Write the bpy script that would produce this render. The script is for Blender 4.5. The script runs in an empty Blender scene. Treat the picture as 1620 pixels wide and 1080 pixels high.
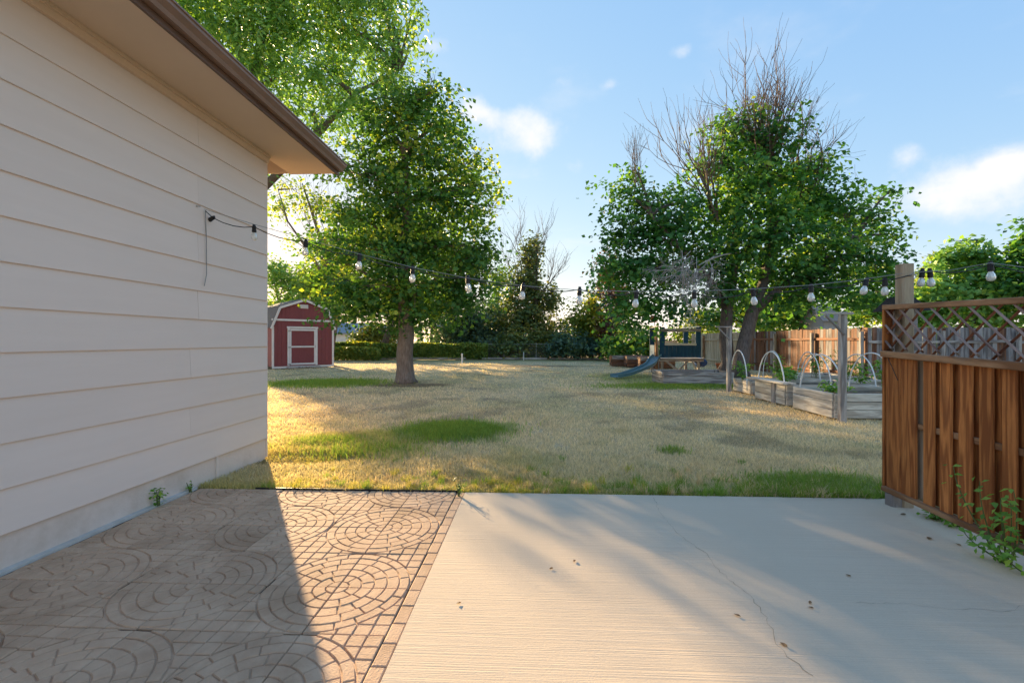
import bpy, math, random
import numpy as np
from mathutils import Vector, Matrix

# ------------------------------------------------------------------ camera, sky, sun, exposure
S = bpy.context.scene
COL = S.collection
F, H, CX, CY = 720.0, 1.40, 810.0, 538.5          # focal length in photo pixels, eye height, principal point
cam_d = bpy.data.cameras.new('camera'); cam = bpy.data.objects.new('camera', cam_d); COL.objects.link(cam)
cam.location = (0, 0, H); cam.rotation_euler = (math.radians(90), 0, 0)
cam_d.sensor_width = 36; cam_d.lens = F / 1620 * 36; cam_d.clip_end = 2000; cam_d.clip_start = 0.05
cam_d.shift_y = (540 - CY) / 1620 * -1
S.camera = cam
SUN_EL, SUN_AZ = math.radians(12.5), math.radians(31.2)   # azimuth is to the left of straight ahead
SUN_DIR = Vector((-math.sin(SUN_AZ) * math.cos(SUN_EL), math.cos(SUN_AZ) * math.cos(SUN_EL), math.sin(SUN_EL)))

W = bpy.data.worlds.new('World'); S.world = W; W.use_nodes = True
wt = W.node_tree; wt.nodes.clear()
def wn(t, **k):
    n = wt.nodes.new(t)
    for a, b in k.items(): setattr(n, a, b)
    return n
sky = wn('ShaderNodeTexSky', sky_type='NISHITA', sun_disc=False, sun_elevation=SUN_EL, sun_rotation=-SUN_AZ)
sky.air_density = 1.0; sky.dust_density = 0.3; sky.ozone_density = 2.0; sky.altitude = 1500
def wmath(op, a, b=None, c=None):
    n = wn('ShaderNodeMath', operation=op)
    for i, v in enumerate((a, b, c)):
        if v is None: continue
        if isinstance(v, (int, float)): n.inputs[i].default_value = v
        else: wt.links.new(v, n.inputs[i])
    return n.outputs[0]
tc = wn('ShaderNodeTexCoord'); sep = wn('ShaderNodeSeparateXYZ'); wt.links.new(tc.outputs['Generated'], sep.inputs[0])
dx, dy, dz = sep.outputs
# clouds: flat layer projection, soft noise, puffs where the photograph shows them and thin scattered ones elsewhere
zc = wmath('ADD', wmath('MAXIMUM', dz, 0.0), 0.12)
comb = wn('ShaderNodeCombineXYZ'); wt.links.new(wmath('DIVIDE', dx, zc), comb.inputs[0]); wt.links.new(wmath('DIVIDE', dy, zc), comb.inputs[1])
nz = wn('ShaderNodeTexNoise'); nz.inputs['Scale'].default_value = 1.9; nz.inputs['Detail'].default_value = 9; nz.inputs['Roughness'].default_value = 0.55
wt.links.new(comb.outputs[0], nz.inputs['Vector'])
nz2 = wn('ShaderNodeTexNoise'); nz2.inputs['Scale'].default_value = 15; nz2.inputs['Detail'].default_value = 6; nz2.inputs['Roughness'].default_value = 0.6
wt.links.new(tc.outputs['Generated'], nz2.inputs['Vector'])
def puff(px, py, rx, ry, amp=1.0):
    d = Vector(((px - CX) / F, 1, (CY - py) / F)).normalized()
    az, el = math.atan2(d.x, d.y), math.asin(d.z)
    a = wmath('SUBTRACT', wmath('ARCTAN2', dx, dy), az); e = wmath('SUBTRACT', wmath('ARCSINE', dz), el)
    a = wmath('DIVIDE', a, rx / F * math.cos(az)); e = wmath('DIVIDE', e, ry / F)
    r2 = wmath('ADD', wmath('MULTIPLY', a, a), wmath('MULTIPLY', e, e))
    return wmath('MULTIPLY', wmath('POWER', 2.718, wmath('MULTIPLY', r2, -1.0)), amp)
tot = None
for p in [(800, 185, 75, 20, .6), (835, 222, 70, 26, .75), (745, 165, 26, 20, .6), (892, 128, 34, 16, .65), (965, 135, 22, 11, .55), (1075, 82, 24, 10, .5),
          (680, 75, 30, 13, .6), (1500, 295, 90, 26, .75), (1435, 245, 26, 20, .7), (1605, 258, 45, 22, .85), (1560, 330, 120, 24, .5), (912, 264, 26, 14, .45),
          (700, 330, 160, 70, .45)]:
    v = puff(*p); tot = v if tot is None else wmath('ADD', tot, v)
cm = wn('ShaderNodeMapRange', interpolation_type='SMOOTHSTEP'); cm.inputs[1].default_value = 0.34; cm.inputs[2].default_value = 0.95
wt.links.new(wmath('ADD', wmath('MULTIPLY', tot, 0.75), wmath('MULTIPLY', wmath('SUBTRACT', nz2.outputs[0], 0.35), 0.9)), cm.inputs[0])
thin = wn('ShaderNodeMapRange', interpolation_type='SMOOTHSTEP'); thin.inputs[1].default_value = 0.50; thin.inputs[2].default_value = 0.75; thin.inputs[4].default_value = 0.3
wt.links.new(nz.outputs[0], thin.inputs[0])
cover = wmath('MULTIPLY', wmath('MINIMUM', wmath('ADD', cm.outputs[0], thin.outputs[0]), 1.0), 0.85)
# photographic response of the sky, fitted to the gradient visible in the photograph
sp_ = wn('ShaderNodeSeparateColor'); wt.links.new(sky.outputs[0], sp_.inputs[0]); cb_ = wn('ShaderNodeCombineColor')
for i_, (k_, e_) in enumerate(((0.36, 0.66), (0.445, 0.42), (0.70, 0.13))):
    wt.links.new(wmath('MULTIPLY', wmath('POWER', sp_.outputs[i_], e_), k_), cb_.inputs[i_])
mixc = wn('ShaderNodeMix', data_type='RGBA'); wt.links.new(cover, mixc.inputs[0]); wt.links.new(cb_.outputs[0], mixc.inputs[6])
mixc.inputs[7].default_value = (0.92, 0.89, 0.87, 1)
bg = wn('ShaderNodeBackground'); bg.inputs[1].default_value = 0.15; wt.links.new(mixc.outputs[2], bg.inputs[0])
wo = wn('ShaderNodeOutputWorld'); wt.links.new(bg.outputs[0], wo.inputs[0])

sun_d = bpy.data.lights.new('sun', 'SUN'); sun = bpy.data.objects.new('sun', sun_d); COL.objects.link(sun)
sun_d.energy = 2.0; sun_d.angle = math.radians(0.7); sun_d.color = (1.0, 0.73, 0.40)
sun.rotation_euler = SUN_DIR.to_track_quat('Z', 'Y').to_euler(); sun.location = (-20, 30, 20)

S.view_settings.view_transform = 'Standard'; S.view_settings.look = 'None'; S.view_settings.gamma = 1; S.view_settings.exposure = 3.0
S.render.engine = 'CYCLES'; S.cycles.use_denoising = True
S.cycles.max_bounces = 6; S.cycles.diffuse_bounces = 4; S.cycles.glossy_bounces = 2; S.cycles.transmission_bounces = 5

random.seed(7); rng = np.random.default_rng(7)
TH = math.atan(33 / F); CT, ST = math.cos(TH), math.sin(TH)
def UV(u, v, h=0.0):            # yard frame: u to the right, v along the house wall
    return Vector((u * CT + v * ST, -u * ST + v * CT, h))
RZ = Matrix.Rotation(-TH, 4, 'Z')
def P(px, py, z):               # point seen at a photo pixel at a given distance
    return Vector(((px - CX) / F * z, z, H - (py - CY) / F * z))
def G(px, py):
    return P(px, py, F * H / (py - CY))

# ------------------------------------------------------------------ object helpers
WORLD = {}
def link(o, parent=None, Wm=None):
    COL.objects.link(o); Wm = Wm or Matrix.Identity(4)
    if parent is not None:
        o.parent = parent; o.matrix_parent_inverse = WORLD[parent].inverted()
    o.matrix_basis = Wm; WORLD[o] = Wm
    return o
def tag(o, label=None, cat=None, group=None, kind=None):
    if label: o['label'] = label
    if cat: o['category'] = cat
    if group: o['group'] = group
    if kind: o['kind'] = kind
    return o
def thing(name, loc, label, cat, group=None):
    o = bpy.data.objects.new(name, None); o.empty_display_size = 0.1
    link(o, None, Matrix.Translation(Vector(loc))); return tag(o, label, cat, group)
def mobj(name, me, mat, parent=None, Wm=None):
    if mat is not None and not me.materials: me.materials.append(mat)
    return link(bpy.data.objects.new(name, me), parent, Wm)

class MB:
    def __init__(s): s.v = []; s.f = []
    def poly(s, pts, faces):
        b = len(s.v); s.v += [tuple(p) for p in pts]; s.f += [tuple(i + b for i in f) for f in faces]
    def box(s, lo, hi, m=None):
        x0, y0, z0 = lo; x1, y1, z1 = hi
        p = [Vector(c) for c in ((x0,y0,z0),(x1,y0,z0),(x1,y1,z0),(x0,y1,z0),(x0,y0,z1),(x1,y0,z1),(x1,y1,z1),(x0,y1,z1))]
        if m: p = [m @ q for q in p]
        s.poly(p, [(0,3,2,1),(4,5,6,7),(0,1,5,4),(1,2,6,5),(2,3,7,6),(3,0,4,7)]); return s
    def prism(s, pts, z0, z1, m=None):       # polygon in xy extruded in z
        n = len(pts); a = [Vector((p[0], p[1], z0)) for p in pts] + [Vector((p[0], p[1], z1)) for p in pts]
        if m: a = [m @ q for q in a]
        s.poly(a, [tuple(range(n))[::-1], tuple(range(n, 2 * n))] + [(i, (i + 1) % n, n + (i + 1) % n, n + i) for i in range(n)]); return s
    def tube(s, pts, rad, k=6, cap=True):
        pts = [Vector(p) for p in pts]; n = len(pts)
        if n < 2: return s
        if isinstance(rad, (int, float)): rad = [rad] * n
        ref = Vector((0.31, 0.17, 0.93)); ring = []
        for i, p in enumerate(pts):
            t = (pts[min(i + 1, n - 1)] - pts[max(i - 1, 0)])
            if t.length < 1e-9: t = Vector((0, 0, 1))
            t.normalize(); a = t.cross(ref)
            if a.length < 0.15: a = t.cross(Vector((1, 0, 0)))
            a.normalize(); b = t.cross(a); ref = b.cross(t) * -1 if False else ref
            ring += [p + (a * math.cos(q) + b * math.sin(q)) * rad[i] for q in [2 * math.pi * j / k for j in range(k)]]
        fc = [(i*k+j, i*k+(j+1) % k, (i+1)*k+(j+1) % k, (i+1)*k+j) for i in range(n - 1) for j in range(k)]
        if cap: fc += [tuple(range(k))[::-1], tuple(range((n-1)*k, n*k))]
        s.poly(ring, fc); return s
    def lathe(s, prof, c=(0, 0, 0), k=12, m=None):
        c = Vector(c); b = []
        for r, z in prof: b += [c + Vector((r * math.cos(2*math.pi*j/k), r * math.sin(2*math.pi*j/k), z)) for j in range(k)]
        if m: b = [m @ q for q in b]
        n = len(prof)
        s.poly(b, [(i*k+j, i*k+(j+1) % k, (i+1)*k+(j+1) % k, (i+1)*k+j) for i in range(n-1) for j in range(k)] + [tuple(range(k))[::-1], tuple(range((n-1)*k, n*k))]); return s
    def mesh(s, name, smooth=False):
        me = bpy.data.meshes.new(name); me.from_pydata(s.v, [], s.f); me.update()
        if smooth: me.polygons.foreach_set('use_smooth', [True] * len(me.polygons))
        return me
    def build(s, name, mat, parent=None, Wm=None, smooth=False):
        return mobj(name, s.mesh(name, smooth), mat, parent, Wm)

def np_mesh(name, V, Fa, attrs=None, col=None):
    me = bpy.data.meshes.new(name); V = np.ascontiguousarray(V, dtype=np.float32); Fa = np.ascontiguousarray(Fa, dtype=np.int32)
    k = Fa.shape[1]; me.vertices.add(len(V)); me.vertices.foreach_set('co', V.ravel())
    me.loops.add(Fa.size); me.loops.foreach_set('vertex_index', Fa.ravel())
    me.polygons.add(len(Fa)); me.polygons.foreach_set('loop_start', np.arange(0, Fa.size, k, dtype=np.int32))
    me.update(calc_edges=True)
    for n, a in (attrs or {}).items():
        me.attributes.new(n, 'FLOAT', 'POINT').data.foreach_set('value', np.ascontiguousarray(a, dtype=np.float32))
    if col is not None:
        me.attributes.new('tone', 'FLOAT_COLOR', 'POINT').data.foreach_set('color', np.ascontiguousarray(np.c_[col, np.ones(len(col))], dtype=np.float32).ravel())
    return me

def frame(p0, p1, ydir):
    p0, p1 = Vector(p0), Vector(p1); x = (p1 - p0).normalized(); y = Vector(ydir); y = (y - x * y.dot(x)).normalized(); z = x.cross(y)
    m = Matrix((x, y, z)).transposed().to_4x4(); m.translation = p0; return m, (p1 - p0).length
PLK = {}
def plank(name, p0, p1, w, t, mat, parent, ydir, ch=0.12, tipcut=0.0):
    """timber from p0 to p1 (local x), width w along ydir, thickness t; chamfered edges"""
    m, L = frame(p0, p1, ydir); key = (round(L, 3), round(w, 4), round(t, 4), mat.name, tipcut)
    me = PLK.get(key)
    if me is None:
        c = min(w, t) * ch; a, b = w / 2, t / 2
        sec = [(-a+c,-b),(a-c,-b),(a,-b+c),(a,b-c),(a-c,b),(-a+c,b),(-a,b-c),(-a,-b+c)]
        mb = MB(); pts = [(0, y, z) for y, z in sec] + [(L - (tipcut if abs(y) > a * 0.99 else 0), y * (1 if abs(y) <= a*0.99 or not tipcut else 1), z) for y, z in sec]
        mb.poly(pts, [tuple(range(8))[::-1], tuple(range(8, 16))] + [(i, (i+1) % 8, 8+(i+1) % 8, 8+i) for i in range(8)])
        me = mb.mesh(name); me.materials.append(mat); PLK[key] = me
    return link(bpy.data.objects.new(name, me), parent, m)

# ------------------------------------------------------------------ materials
def new_mat(name):
    m = bpy.data.materials.new(name); m.use_nodes = True; nt = m.node_tree; nt.nodes.clear()
    out = nt.nodes.new('ShaderNodeOutputMaterial'); bs = nt.nodes.new('ShaderNodeBsdfPrincipled'); nt.links.new(bs.outputs[0], out.inputs[0])
    def N(t, ins=None, **k):
        n = nt.nodes.new(t)
        for a, b in k.items(): setattr(n, a, b)
        for a, b in (ins or {}).items():
            if hasattr(b, 'is_linked') or isinstance(b, bpy.types.NodeSocket): nt.links.new(b, n.inputs[a])
            else: n.inputs[a].default_value = b
        return n
    return m, nt, N, bs, out
def c4(c): return (c[0], c[1], c[2], 1)
def coords(N, scale=(1, 1, 1), kind='Object', rand=True):
    tcn = N('ShaderNodeTexCoord'); mp = N('ShaderNodeMapping', {'Vector': tcn.outputs[kind], 'Scale': scale})
    if not rand: return mp.outputs[0]
    oi = N('ShaderNodeObjectInfo'); ml = N('ShaderNodeMath', {0: oi.outputs['Random'], 1: 37.0}, operation='MULTIPLY')
    ad = N('ShaderNodeVectorMath', {0: mp.outputs[0], 1: ml.outputs[0]}, operation='ADD'); return ad.outputs[0]
def mixcol(N, fac, a, b, blend='MIX'):
    n = N('ShaderNodeMix', data_type='RGBA', blend_type=blend)
    for i, v in ((0, fac), (6, a), (7, b)):
        if isinstance(v, bpy.types.NodeSocket): n.id_data.links.new(v, n.inputs[i])
        elif i == 0: n.inputs[0].default_value = v
        else: n.inputs[i].default_value = c4(v)
    return n.outputs[2]
def rough_mat(name, c1, c2, scale=8, rough=0.8, bump=0.15, bscale=60, big=None, bigscale=0.7, stretch=(1, 1, 1), kind='Object', rand=True, spec=0.3, var=0.12, bdist=0.01):
    m, nt, N, bs, out = new_mat(name); v = coords(N, stretch, kind, rand)
    n1 = N('ShaderNodeTexNoise', {'Vector': v, 'Scale': scale, 'Detail': 6.0, 'Roughness': 0.6})
    mr = N('ShaderNodeMapRange', {0: n1.outputs[0], 1: 0.3, 2: 0.7})
    c = mixcol(N, mr.outputs[0], c1, c2)
    if big:
        n2 = N('ShaderNodeTexNoise', {'Vector': v, 'Scale': bigscale, 'Detail': 5.0, 'Roughness': 0.65}); m2 = N('ShaderNodeMapRange', {0: n2.outputs[0], 1: 0.48, 2: 0.72})
        c = mixcol(N, m2.outputs[0], c, big)
    if rand and var:
        oi = N('ShaderNodeObjectInfo'); mm = N('ShaderNodeMapRange', {0: oi.outputs['Random'], 3: 1 - var, 4: 1 + var})
        cc = N('ShaderNodeCombineColor', {0: mm.outputs[0], 1: mm.outputs[0], 2: mm.outputs[0]}); c = mixcol(N, 1.0, c, cc.outputs[0], 'MULTIPLY')
    nt.links.new(c, bs.inputs['Base Color']); bs.inputs['Roughness'].default_value = rough; bs.inputs['Specular IOR Level'].default_value = spec
    if bump:
        n3 = N('ShaderNodeTexNoise', {'Vector': v, 'Scale': bscale, 'Detail': 4.0}); b = N('ShaderNodeBump', {'Strength': bump, 'Distance': bdist, 'Height': n3.outputs[0]}); nt.links.new(b.outputs[0], bs.inputs['Normal'])
    return m
def wood_mat(name, dark, light, stain=None, stain_amt=(0.55, 0.75), freq=26, stretch=(1.1, 9, 9), rough=0.75, var=0.2, bump=0.25):
    """grain runs along local x; cathedral figure from a folded noise"""
    m, nt, N, bs, out = new_mat(name); v = coords(N, stretch, 'Object', True)
    n1 = N('ShaderNodeTexNoise', {'Vector': v, 'Scale': 1.0, 'Detail': 3.0, 'Roughness': 0.45, 'Distortion': 0.4})
    s = N('ShaderNodeMath', {0: N('ShaderNodeMath', {0: n1.outputs[0], 1: float(freq)}, operation='MULTIPLY').outputs[0]}, operation='SINE')
    mr = N('ShaderNodeMapRange', {0: s.outputs[0], 1: -1.0, 2: 1.0})
    fib = N('ShaderNodeTexNoise', {'Vector': v, 'Scale': 9.0, 'Detail': 5.0, 'Roughness': 0.7})
    f2 = N('ShaderNodeMath', {0: mr.outputs[0], 1: fib.outputs[0]}, operation='MULTIPLY'); f3 = N('ShaderNodeMapRange', {0: f2.outputs[0], 1: 0.05, 2: 0.55})
    c = mixcol(N, f3.outputs[0], dark, light)
    if stain:
        tcn = N('ShaderNodeTexCoord'); mp = N('ShaderNodeMapping', {'Vector': tcn.outputs['Object'], 'Scale': (1.3, 4, 4)})
        oi0 = N('ShaderNodeObjectInfo'); ad = N('ShaderNodeVectorMath', {0: mp.outputs[0], 1: N('ShaderNodeMath', {0: oi0.outputs['Random'], 1: 91.0}, operation='MULTIPLY').outputs[0]}, operation='ADD')
        n2 = N('ShaderNodeTexNoise', {'Vector': ad.outputs[0], 'Scale': 1.3, 'Detail': 6.0, 'Roughness': 0.65}); m2 = N('ShaderNodeMapRange', {0: n2.outputs[0], 1: stain_amt[0], 2: stain_amt[1]})
        c = mixcol(N, m2.outputs[0], c, stain)
    oi = N('ShaderNodeObjectInfo'); mm = N('ShaderNodeMapRange', {0: oi.outputs['Random'], 3: 1 - var, 4: 1 + var})
    cc = N('ShaderNodeCombineColor', {0: mm.outputs[0], 1: mm.outputs[0], 2: mm.outputs[0]}); c = mixcol(N, 1.0, c, cc.outputs[0], 'MULTIPLY')
    nt.links.new(c, bs.inputs['Base Color']); bs.inputs['Roughness'].default_value = rough; bs.inputs['Specular IOR Level'].default_value = 0.25
    b = N('ShaderNodeBump', {'Strength': bump, 'Distance': 0.004, 'Height': f2.outputs[0]}); nt.links.new(b.outputs[0], bs.inputs['Normal'])
    return m
def leaf_mat(name, ramp, trans=0.45, rough=0.5):
    m, nt, N, bs, out = new_mat(name)
    at = N('ShaderNodeAttribute', attribute_name='tint'); cr = N('ShaderNodeValToRGB', {0: at.outputs['Fac']})
    el = cr.color_ramp.elements
    while len(el) < len(ramp): el.new(0.5)
    for e, (p, c) in zip(el, ramp): e.position = p; e.color = c4(c)
    nt.links.new(cr.outputs[0], bs.inputs['Base Color']); bs.inputs['Roughness'].default_value = rough; bs.inputs['Specular IOR Level'].default_value = 0.3
    tr = N('ShaderNodeBsdfTranslucent'); tcol = mixcol(N, 1.0, cr.outputs[0], (2.3, 2.0, 0.75), 'MULTIPLY'); nt.links.new(tcol, tr.inputs[0])
    mx = N('ShaderNodeMixShader', {0: trans, 1: bs.outputs[0], 2: tr.outputs[0]}); nt.links.new(mx.outputs[0], out.inputs[0])
    return m
def tone_mat(name, trans=0.0, rough=0.9, noise=None):
    m, nt, N, bs, out = new_mat(name); at = N('ShaderNodeAttribute', attribute_name='tone'); c = at.outputs['Color']
    if noise:
        tcn = N('ShaderNodeTexCoord')
        for sc, lo, hi in noise:
            n1 = N('ShaderNodeTexNoise', {'Vector': tcn.outputs['Object'], 'Scale': sc, 'Detail': 6.0, 'Roughness': 0.7}); mr = N('ShaderNodeMapRange', {0: n1.outputs[0], 1: 0.3, 2: 0.7, 3: lo, 4: hi})
            cc = N('ShaderNodeCombineColor', {0: mr.outputs[0], 1: mr.outputs[0], 2: mr.outputs[0]}); c = mixcol(N, 1.0, c, cc.outputs[0], 'MULTIPLY')
        b = N('ShaderNodeBump', {'Strength': 0.6, 'Distance': 0.03, 'Height': n1.outputs[0]}); nt.links.new(b.outputs[0], bs.inputs['Normal'])
    nt.links.new(c, bs.inputs['Base Color']); bs.inputs['Roughness'].default_value = rough; bs.inputs['Specular IOR Level'].default_value = 0.15
    if trans:
        tr = N('ShaderNodeBsdfTranslucent'); nt.links.new(mixcol(N, 1.0, c, (1.5, 1.4, 0.8), 'MULTIPLY'), tr.inputs[0])
        mx = N('ShaderNodeMixShader', {0: trans, 1: bs.outputs[0], 2: tr.outputs[0]}); nt.links.new(mx.outputs[0], out.inputs[0])
    return m

mSiding = rough_mat('painted_siding', (0.745, 0.625, 0.555), (0.775, 0.655, 0.585), scale=3, rough=0.6, bump=0.05, bscale=90, stretch=(0.4, 4, 4), var=0.02)
mFound = rough_mat('painted_foundation', (0.69, 0.58, 0.51), (0.73, 0.615, 0.545), scale=9, rough=0.8, bump=0.25, bscale=40, big=(0.58, 0.47, 0.39), bigscale=2.2, var=0)
mSoffit = rough_mat('painted_soffit', (0.70, 0.52, 0.38), (0.74, 0.555, 0.41), scale=2, rough=0.7, bump=0.05, var=0.02)
mFascia = rough_mat('brown_fascia', (0.13, 0.07, 0.045), (0.16, 0.09, 0.06), scale=4, rough=0.45, bump=0.03, var=0.03)
mGutter = rough_mat('brown_gutter', (0.24, 0.145, 0.105), (0.28, 0.17, 0.125), scale=4, rough=0.35, bump=0.02, var=0.03, spec=0.5)
mShingle = rough_mat('asphalt_shingle', (0.13, 0.12, 0.115), (0.2, 0.19, 0.18), scale=25, rough=0.95, bump=0.4, bscale=80)
mShingleBlue = rough_mat('blue_grey_shingle', (0.2, 0.23, 0.26), (0.27, 0.3, 0.33), scale=12, rough=0.95, bump=0.3)
mEdgeStrip = rough_mat('pale_grout', (0.5, 0.48, 0.45), (0.62, 0.6, 0.57), scale=12, rough=0.9, bump=0.3, var=0)
mBlack = rough_mat('black_plastic', (0.012, 0.012, 0.013), (0.02, 0.02, 0.022), scale=10, rough=0.45, bump=0.05, var=0)
mCable = rough_mat('dark_cable', (0.03, 0.03, 0.033), (0.045, 0.045, 0.05), scale=10, rough=0.6, bump=0, var=0)
mWire = rough_mat('grey_wire', (0.22, 0.22, 0.22), (0.3, 0.3, 0.3), scale=10, rough=0.4, bump=0, var=0)
mPaver = rough_mat('cast_paver', (0.50, 0.33, 0.22), (0.60, 0.415, 0.285), scale=7, rough=0.85, bump=0.5, bscale=110, big=(0.38, 0.24, 0.15), bigscale=1.7, kind='Object', var=0.05, bdist=0.006)
mBed = rough_mat('joint_sand', (0.06, 0.045, 0.032), (0.12, 0.085, 0.06), scale=25, rough=0.95, bump=0.4, var=0)
mCrack = rough_mat('crack_dirt', (0.22, 0.17, 0.13), (0.34, 0.28, 0.22), scale=14, rough=1, bump=0, var=0)
mShedRed = rough_mat('red_painted_siding', (0.205, 0.055, 0.06), (0.24, 0.066, 0.072), scale=4, rough=0.6, bump=0.08, stretch=(6, 6, 0.8), var=0.03)
mWhite = rough_mat('white_trim_paint', (0.68, 0.64, 0.64), (0.76, 0.72, 0.72), scale=6, rough=0.55, bump=0.06, var=0.04)
mMetal = rough_mat('galvanised_metal', (0.3, 0.31, 0.32), (0.42, 0.43, 0.44), scale=10, rough=0.45, bump=0.05, var=0.05)
mPVC = rough_mat('white_pvc_pipe', (0.72, 0.72, 0.70), (0.8, 0.8, 0.78), scale=6, rough=0.4, bump=0.03, var=0.05)
mCedar = wood_mat('stained_cedar', (0.27, 0.085, 0.024), (0.54, 0.20, 0.058), stain=(0.21, 0.08, 0.033), stain_amt=(0.55, 0.9), freq=30, stretch=(0.9, 13, 13))
mCedarRail = wood_mat('cedar_rail', (0.20, 0.095, 0.045), (0.40, 0.225, 0.12), stain=(0.26, 0.19, 0.14), freq=18, var=0.1)
mLattice = wood_mat('weathered_lattice', (0.14, 0.075, 0.06), (0.33, 0.235, 0.205), stain=(0.33, 0.30, 0.29), stain_amt=(0.45, 0.62), freq=16)
mLatticeRed = wood_mat('red_lattice', (0.10, 0.035, 0.02), (0.26, 0.105, 0.055), stain=(0.16, 0.08, 0.06), freq=16)
mPost = wood_mat('raw_post', (0.28, 0.21, 0.14), (0.43, 0.34, 0.24), stain=(0.3, 0.25, 0.2), freq=14, var=0.08)
mGreyWood = wood_mat('weathered_grey_timber', (0.20, 0.175, 0.165), (0.46, 0.42, 0.385), stain=(0.28, 0.235, 0.20), freq=18, var=0.16)
mBedWood = wood_mat('bleached_bed_board', (0.40, 0.35, 0.29), (0.68, 0.62, 0.53), stain=(0.33, 0.28, 0.23), freq=18, var=0.14)
mFence = wood_mat('red_brown_fence', (0.085, 0.036, 0.02), (0.24, 0.11, 0.06), stain=(0.16, 0.125, 0.11), stain_amt=(0.5, 0.75), freq=14, var=0.28)
mFencePale = wood_mat('pale_fence', (0.42, 0.32, 0.21), (0.62, 0.51, 0.37), stain=(0.5, 0.38, 0.25), freq=12, var=0.12)
mFenceGrey = wood_mat('grey_fence', (0.14, 0.125, 0.125), (0.30, 0.28, 0.28), stain=(0.2, 0.14, 0.11), freq=14, var=0.22)
mBlue = wood_mat('dark_blue_paint', (0.010, 0.052, 0.105), (0.018, 0.08, 0.15), stain=(0.05, 0.115, 0.17), stain_amt=(0.6, 0.85), freq=6, var=0.1)
mSlide = rough_mat('blue_slide_plastic', (0.07, 0.17, 0.22), (0.11, 0.22, 0.27), scale=3, rough=0.45, bump=0.03, var=0, spec=0.5)
mTarp = rough_mat('blue_tarp', (0.02, 0.06, 0.2), (0.03, 0.08, 0.25), scale=3, rough=0.45, bump=0.2, bscale=15, var=0)
mRed = rough_mat('red_plastic', (0.5, 0.03, 0.04), (0.56, 0.05, 0.05), scale=5, rough=0.4, bump=0, var=0)
mTerra = rough_mat('terracotta', (0.46, 0.14, 0.06), (0.54, 0.18, 0.08), scale=8, rough=0.8, bump=0.1, var=0)
mSoil = rough_mat('bed_soil', (0.10, 0.072, 0.05), (0.2, 0.15, 0.1), scale=12, rough=1, bump=0.8, bscale=25, var=0)
mBark = rough_mat('grey_brown_bark', (0.13, 0.10, 0.085), (0.27, 0.225, 0.195), scale=5, rough=0.95, bump=1.0, bscale=9, stretch=(5, 5, 0.9), var=0.05, bdist=0.03)
mBarkDark = rough_mat('dark_bark', (0.085, 0.068, 0.062), (0.19, 0.16, 0.15), scale=5, rough=0.95, bump=1.0, bscale=9, stretch=(5, 5, 0.9), var=0.05, bdist=0.03)
mDead = rough_mat('dead_twig', (0.13, 0.09, 0.07), (0.22, 0.165, 0.135), scale=6, rough=0.95, bump=0, var=0.1)
mDeadGrey = rough_mat('silver_dead_twig', (0.3, 0.265, 0.25), (0.42, 0.385, 0.37), scale=6, rough=0.95, bump=0, var=0.1)
mWallWhite = rough_mat('white_house_wall', (0.62, 0.6, 0.56), (0.68, 0.66, 0.62), scale=3, rough=0.8, bump=0.03, var=0)
mWallTan = rough_mat('tan_house_wall', (0.5, 0.3, 0.13), (0.56, 0.34, 0.15), scale=3, rough=0.8, bump=0.03, var=0)
mWallGrey = rough_mat('mauve_grey_wall', (0.42, 0.38, 0.39), (0.48, 0.44, 0.45), scale=3, rough=0.8, bump=0.03, stretch=(8, 8, 1), var=0)
mShake = rough_mat('brown_roof_shingle', (0.27, 0.22, 0.20), (0.38, 0.32, 0.30), scale=14, rough=0.95, bump=0.4, var=0)
mDarkRoof = rough_mat('black_roofing', (0.02, 0.018, 0.018), (0.04, 0.036, 0.034), scale=30, rough=0.9, bump=0.3, var=0)

m, nt, N, bs, out = new_mat('frosted_bulb_glass'); mBulb = m
bs.inputs['Base Color'].default_value = (0.9, 0.89, 0.86, 1); bs.inputs['Roughness'].default_value = 0.12; bs.inputs['Transmission Weight'].default_value = 0.45; bs.inputs['IOR'].default_value = 1.35

# broom-finished concrete: fine lines along x, blotches, wear
m, nt, N, bs, out = new_mat('broomed_concrete'); mConc = m
v = coords(N, (1, 1, 1), 'Object', False); vs = coords(N, (0.3, 48, 1), 'Object', False)
a = N('ShaderNodeTexNoise', {'Vector': vs, 'Scale': 2.2, 'Detail': 7.0, 'Roughness': 0.65}); am = N('ShaderNodeMapRange', {0: a.outputs[0], 1: 0.35, 2: 0.65})
b_ = N('ShaderNodeTexNoise', {'Vector': v, 'Scale': 1.1, 'Detail': 7.0, 'Roughness': 0.6}); bm = N('ShaderNodeMapRange', {0: b_.outputs[0], 1: 0.35, 2: 0.7})
s_ = N('ShaderNodeTexNoise', {'Vector': v, 'Scale': 85.0, 'Detail': 3.0}); sm = N('ShaderNodeMapRange', {0: s_.outputs[0], 1: 0.3, 2: 0.7})
c = mixcol(N, am.outputs[0], (0.64, 0.51, 0.375), (0.70, 0.57, 0.43)); c = mixcol(N, bm.outputs[0], c, mixcol(N, 0.5, c, (0.60, 0.475, 0.345)))
c = mixcol(N, N('ShaderNodeMath', {0: sm.outputs[0], 1: 0.16}, operation='MULTIPLY').outputs[0], c, (0.42, 0.37, 0.31))
nt.links.new(c, bs.inputs['Base Color']); bs.inputs['Roughness'].default_value = 0.88; bs.inputs['Specular IOR Level'].default_value = 0.25
bp = N('ShaderNodeBump', {'Strength': 0.32, 'Distance': 0.004, 'Height': am.outputs[0]}); bp2 = N('ShaderNodeBump', {'Strength': 0.2, 'Distance': 0.004, 'Height': s_.outputs[0], 'Normal': bp.outputs[0]}); nt.links.new(bp2.outputs[0], bs.inputs['Normal'])

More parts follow.
